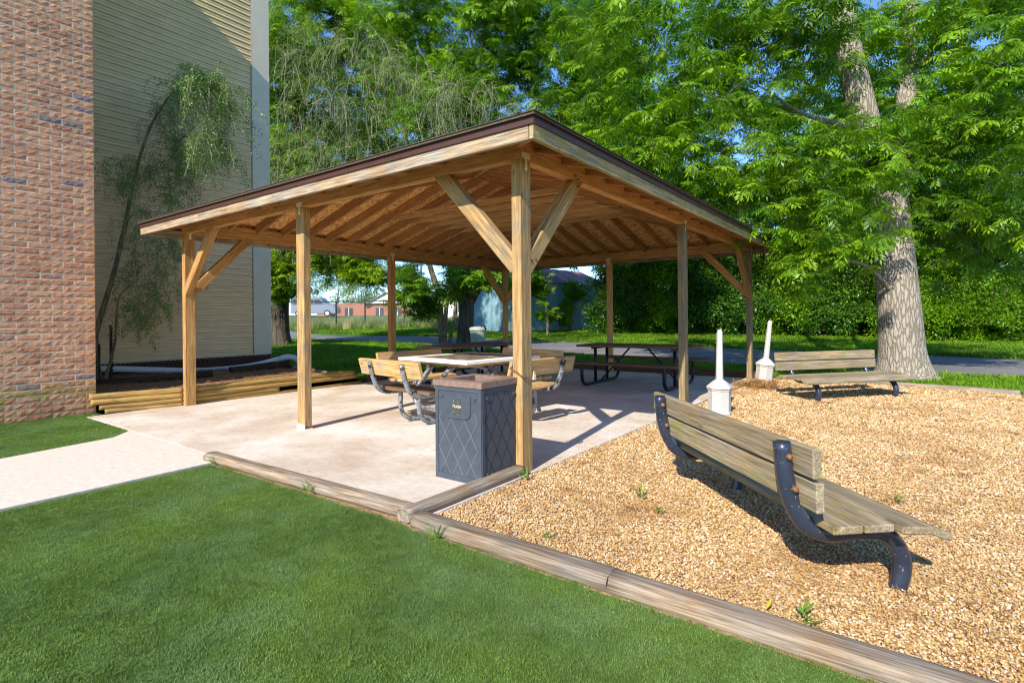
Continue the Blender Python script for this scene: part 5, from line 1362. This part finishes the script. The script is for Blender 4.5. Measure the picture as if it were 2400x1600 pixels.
# ------------------------------------------------------------------ gravel stones, grass, straw
def inside(poly, x, y):
    c = np.zeros(len(x), bool); n = len(poly); j = n - 1
    for i in range(n):
        xi, yi = poly[i]; xj, yj = poly[j]
        t = ((yi > y) != (yj > y)) & (x < (xj - xi) * (y - yi) / (yj - yi + 1e-12) + xi); c ^= t; j = i
    return c
def visible(x, y, m=.4):
    a = (x - CAM.x) * rgt.x + (y - CAM.y) * rgt.y; d = (x - CAM.x) * fwd.x + (y - CAM.y) * fwd.y
    return (d > .6) & (np.abs(a) < d * 1.0 + m + 1.0), d
def area_points(poly, dens, maxn=400000):
    xs_, ys_ = [p[0] for p in poly], [p[1] for p in poly]
    ar = (max(xs_) - min(xs_)) * (max(ys_) - min(ys_))
    n = int(min(maxn * 4, ar * max(dens(np.array([1.0, 2, 4, 8, 16, 30])))))
    x = rng.uniform(min(xs_), max(xs_), n); y = rng.uniform(min(ys_), max(ys_), n)
    vis, d = visible(x, y)
    k_ = inside(poly, x, y) & vis & (rng.random(n) * max(dens(np.array([1.0, 2, 4, 8, 16, 30]))) < dens(d))
    return x[k_], y[k_], d[k_]
GP = [(0.03, -1.10), (3.3, -1.12), (7.5, -1.1), (9.0, 3.0), (8.0, 6.9), (3.85, 7.62), (2.45, 7.98), (0.1, 8.0), (.12, 5.5), (.0, 3.0), (.03, 1)]
x, y, d = area_points(GP, lambda d: np.interp(d, [2, 3, 4.5, 7, 12], [14500, 11500, 5600, 2400, 700]))
sc_ = np.interp(d, [2, 3, 4.5, 7, 12], [.0118, .013, .017, .024, .040]) * rng.uniform(.55, 1.45, len(x)) * rng.uniform(.7, 1.1, len(x))
mound = lambda x, y: .10 * np.exp(-(((x - .35) / .5) ** 2 + ((y - 6.6) / .6) ** 2))
z = -.018 + sc_ * .15 + rng.uniform(-.004, .006, len(x)) + mound(x, y) * .0
rot = np.stack([rng.normal(0, .5, len(x)), rng.normal(0, .5, len(x)), rng.uniform(0, 6.28, len(x))], 1)
o = scatter('gravel', np.stack([x, y, z], 1), rot, sc_, PEB); tag(o, kind='stuff')
# a few stones strayed on the slab edge
def grass_area(name, poly, dens, protos, smin, smax, zfn, jit=0.0):
    x, y, d = area_points(poly, dens)
    n = len(x); z = zfn(x, y)
    o = scatter(name, np.stack([x, y, z], 1), np.stack([rng.normal(0, .12, n), rng.normal(0, .12, n), rng.uniform(0, 6.28, n)], 1), rng.uniform(smin, smax, n), protos)
    tag(o, kind='stuff'); return o
lawnz = lambda x, y: th(x, y) - .055
grass_area('grass', [(4.6, -1.29), (1.3, -1.25), (0.05, -1.24), (-.05, -1.205), (-2.33, -1.245), (-2.28, -2.2), (-2.24, -4.2), (4.6, -4.2)], lambda d: np.interp(d, [1.5, 3, 6], [3000, 2100, 1300]), TUFT, .8, 1.25, lambda x, y: x * 0 - .011)
grass_area('grass', [(-6.33, -.93), (-5.1, -.93), (-4.3, -1.25), (-4.13, -2.3), (-4.05, -5.2), (-6.33, -5.2)], lambda d: np.interp(d, [4, 8], [1300, 800]), TUFT, .9, 1.5, lambda x, y: x * 0 - .011)
grass_area('lawn_grass', [(-40, 3.2), (-6.3, 3.3), (-6.15, 7.9), (.2, 7.95), (2.4, 8.2), (4.2, 7.9), (12, 6.0), (14, 11.1), (4.2, 10.7), (-2, 10.7), (-6.7, 11.6), (-15.7, 12.1), (-22, 11.1), (-40, 17)], lambda d: np.interp(d, [8, 12, 20, 30], [260, 200, 90, 40]), TUFTL, .8, 1.4, lawnz)
grass_area('lawn_grass', [(14, 16.6), (4.8, 16.3), (-3.8, 16.4), (-9.3, 16.2), (-17, 15.6), (-25, 14.1), (-45, 22), (-30, 16), (-18, 24), (-12, 27), (8, 27), (16, 26)], lambda d: np.interp(d, [14, 20, 35], [110, 80, 35]), TUFTL, 1.0, 1.9, lawnz)
# tall grass along the fence
def strip_pts(n, w0, w1, s0=L0, s1=L1):
    s = rng.uniform(s0, s1, n); t = rng.uniform(w0, w1, n)
    return F0.x + fd.x * s + fnrm.x * t, F0.y + fd.y * s + fnrm.y * t
x, y = strip_pts(3400, -8, 1.5)
n = len(x); tag(scatter('tall_grass', np.stack([x, y, th(x, y) - .03], 1), np.stack([rng.normal(0, .1, n), rng.normal(0, .1, n), rng.uniform(0, 6.28, n)], 1), rng.uniform(.6, 1.25, n), TALL), kind='stuff')
# pine straw heap and mulch litter
n = 230; x = rng.normal(.30, .2, n); y = rng.normal(6.45, .2, n)
tag(scatter('pine_straw', np.stack([x, y, .0 + mound(x, y) * 1.0 * rng.uniform(.2, 1, n)], 1), np.stack([rng.normal(0, .3, n), rng.normal(0, .3, n), rng.uniform(0, 6.28, n)], 1), rng.uniform(.8, 1.5, n), STRAW), kind='stuff')
n = 1500; x = rng.uniform(.2, 6.5, n); y = rng.uniform(-1, 7.6, n)
kp = np.array([noise.noise(Vector((a * .9, b * .9, 3))) > .08 for a, b in zip(x, y)]); x, y = x[kp], y[kp]; n = len(x)
tag(scatter('straw_litter', np.stack([x, y, np.full(n, .0)], 1), np.stack([rng.normal(0, .1, n), rng.normal(0, .1, n), rng.uniform(0, 6.28, n)], 1), rng.uniform(.5, 1.1, n), STRAW), kind='stuff')
n = 1600; x = rng.uniform(-8.4, -6.1, n); y = rng.uniform(-.95, 2.7, n)
tag(scatter('bark_mulch', np.stack([x, y, .205 + .10 * (-x - 6) / 2.6], 1), np.stack([rng.normal(0, .3, n), rng.normal(0, .3, n), rng.uniform(0, 6.28, n)], 1), rng.uniform(.3, .8, n), STRAW), kind='stuff')
# stones and bits of litter strayed onto the slab and the lawn edge
n = 260; x = np.where(rng.random(n) < .5, rng.uniform(-.5, .0, n) * rng.random(n) ** 2, rng.uniform(0, 3, n)); y = np.where(x < 0.0, rng.uniform(.3, 6, n), rng.normal(-1.245, .02, n))
tag(scatter('stray_stones', np.stack([x, y, np.where(x < 0, .004, -.02)], 1), rng.uniform(0, 6, (n, 3)), rng.uniform(.009, .02, n), PEB), kind='stuff')
n = 130; x = rng.uniform(-5, -.5, n); y = rng.uniform(-1, 2.5, n)
tag(scatter('slab_litter', np.stack([x, y, np.full(n, .006)], 1), np.stack([rng.normal(0, .1, n), rng.normal(0, .1, n), rng.uniform(0, 6.28, n)], 1), rng.uniform(.12, .3, n), STRAW), kind='stuff')
# weeds
MT['weed'] = leafmat('weed_leaf', [(0, (.10, .24, .02)), (1, (.22, .36, .05))])
def weed(x, y, s, label, seed):
    e = empty('weed', (x, y, -.01), 0, label, 'weed', 'small green weeds'); Rw = random.Random(seed); vs, fs = [], []
    for _ in range(14):
        a = Rw.uniform(0, 6.28); d = Vector((math.cos(a), math.sin(a), Rw.uniform(.5, 1.6))).normalized()
        leaf_quad(vs, fs, Vector((Rw.uniform(-.02, .02), Rw.uniform(-.02, .02), Rw.uniform(0, .04))) * s, d, (zup - d * d.z).normalized(), .06 * s * Rw.uniform(.6, 1.3), .012 * s)
    MB().add(vs, fs).build('leaves', MT['weed'], e)
for i, (x, y, s, l) in enumerate([(.96, .0, 1.2, 'weed growing in the gravel behind the near bench backrest'), (1.16, -.2, .8, 'small weed in gravel at left of the near bench shadow'), (.10, -.10, 1.2, 'weed at the foot of the near post'), (-.96, -1.22, 1.2, 'weed growing at the front timber beside the slab'),
                                  (2.08, -1.02, 1.15, 'tall weed against the long timber at the lower right'), (.8, -.9, .7, 'tiny weed in gravel above the long timber'), (2.35, .9, .9, 'weed in the gravel right of the near bench'), (-2.3, -1.24, 1.0, 'weed at the left end of the front timber'),
                                  (.3, -1.26, 1.1, 'weed on the lawn side of the thick timber'), (1.6, 4.6, .9, 'weed in the gravel in front of the mossy bench')]): weed(x, y, s, l, i)
MT['ylw'] = plain('yellow_leaf', (.75, .68, .05)); vs, fs = [], []; leaf_quad(vs, fs, Vector((0, 0, 0)), Vector((.5, .3, .8)).normalized(), Vector((.8, -.5, -.3)).normalized(), .055, .03)
o = MB().add(vs, fs).build('fallen_leaf', MT['ylw'], loc=(1.93, -1.0, .0)); tag(o, 'bright yellow leaf on the gravel beside the tall weed', 'leaf')
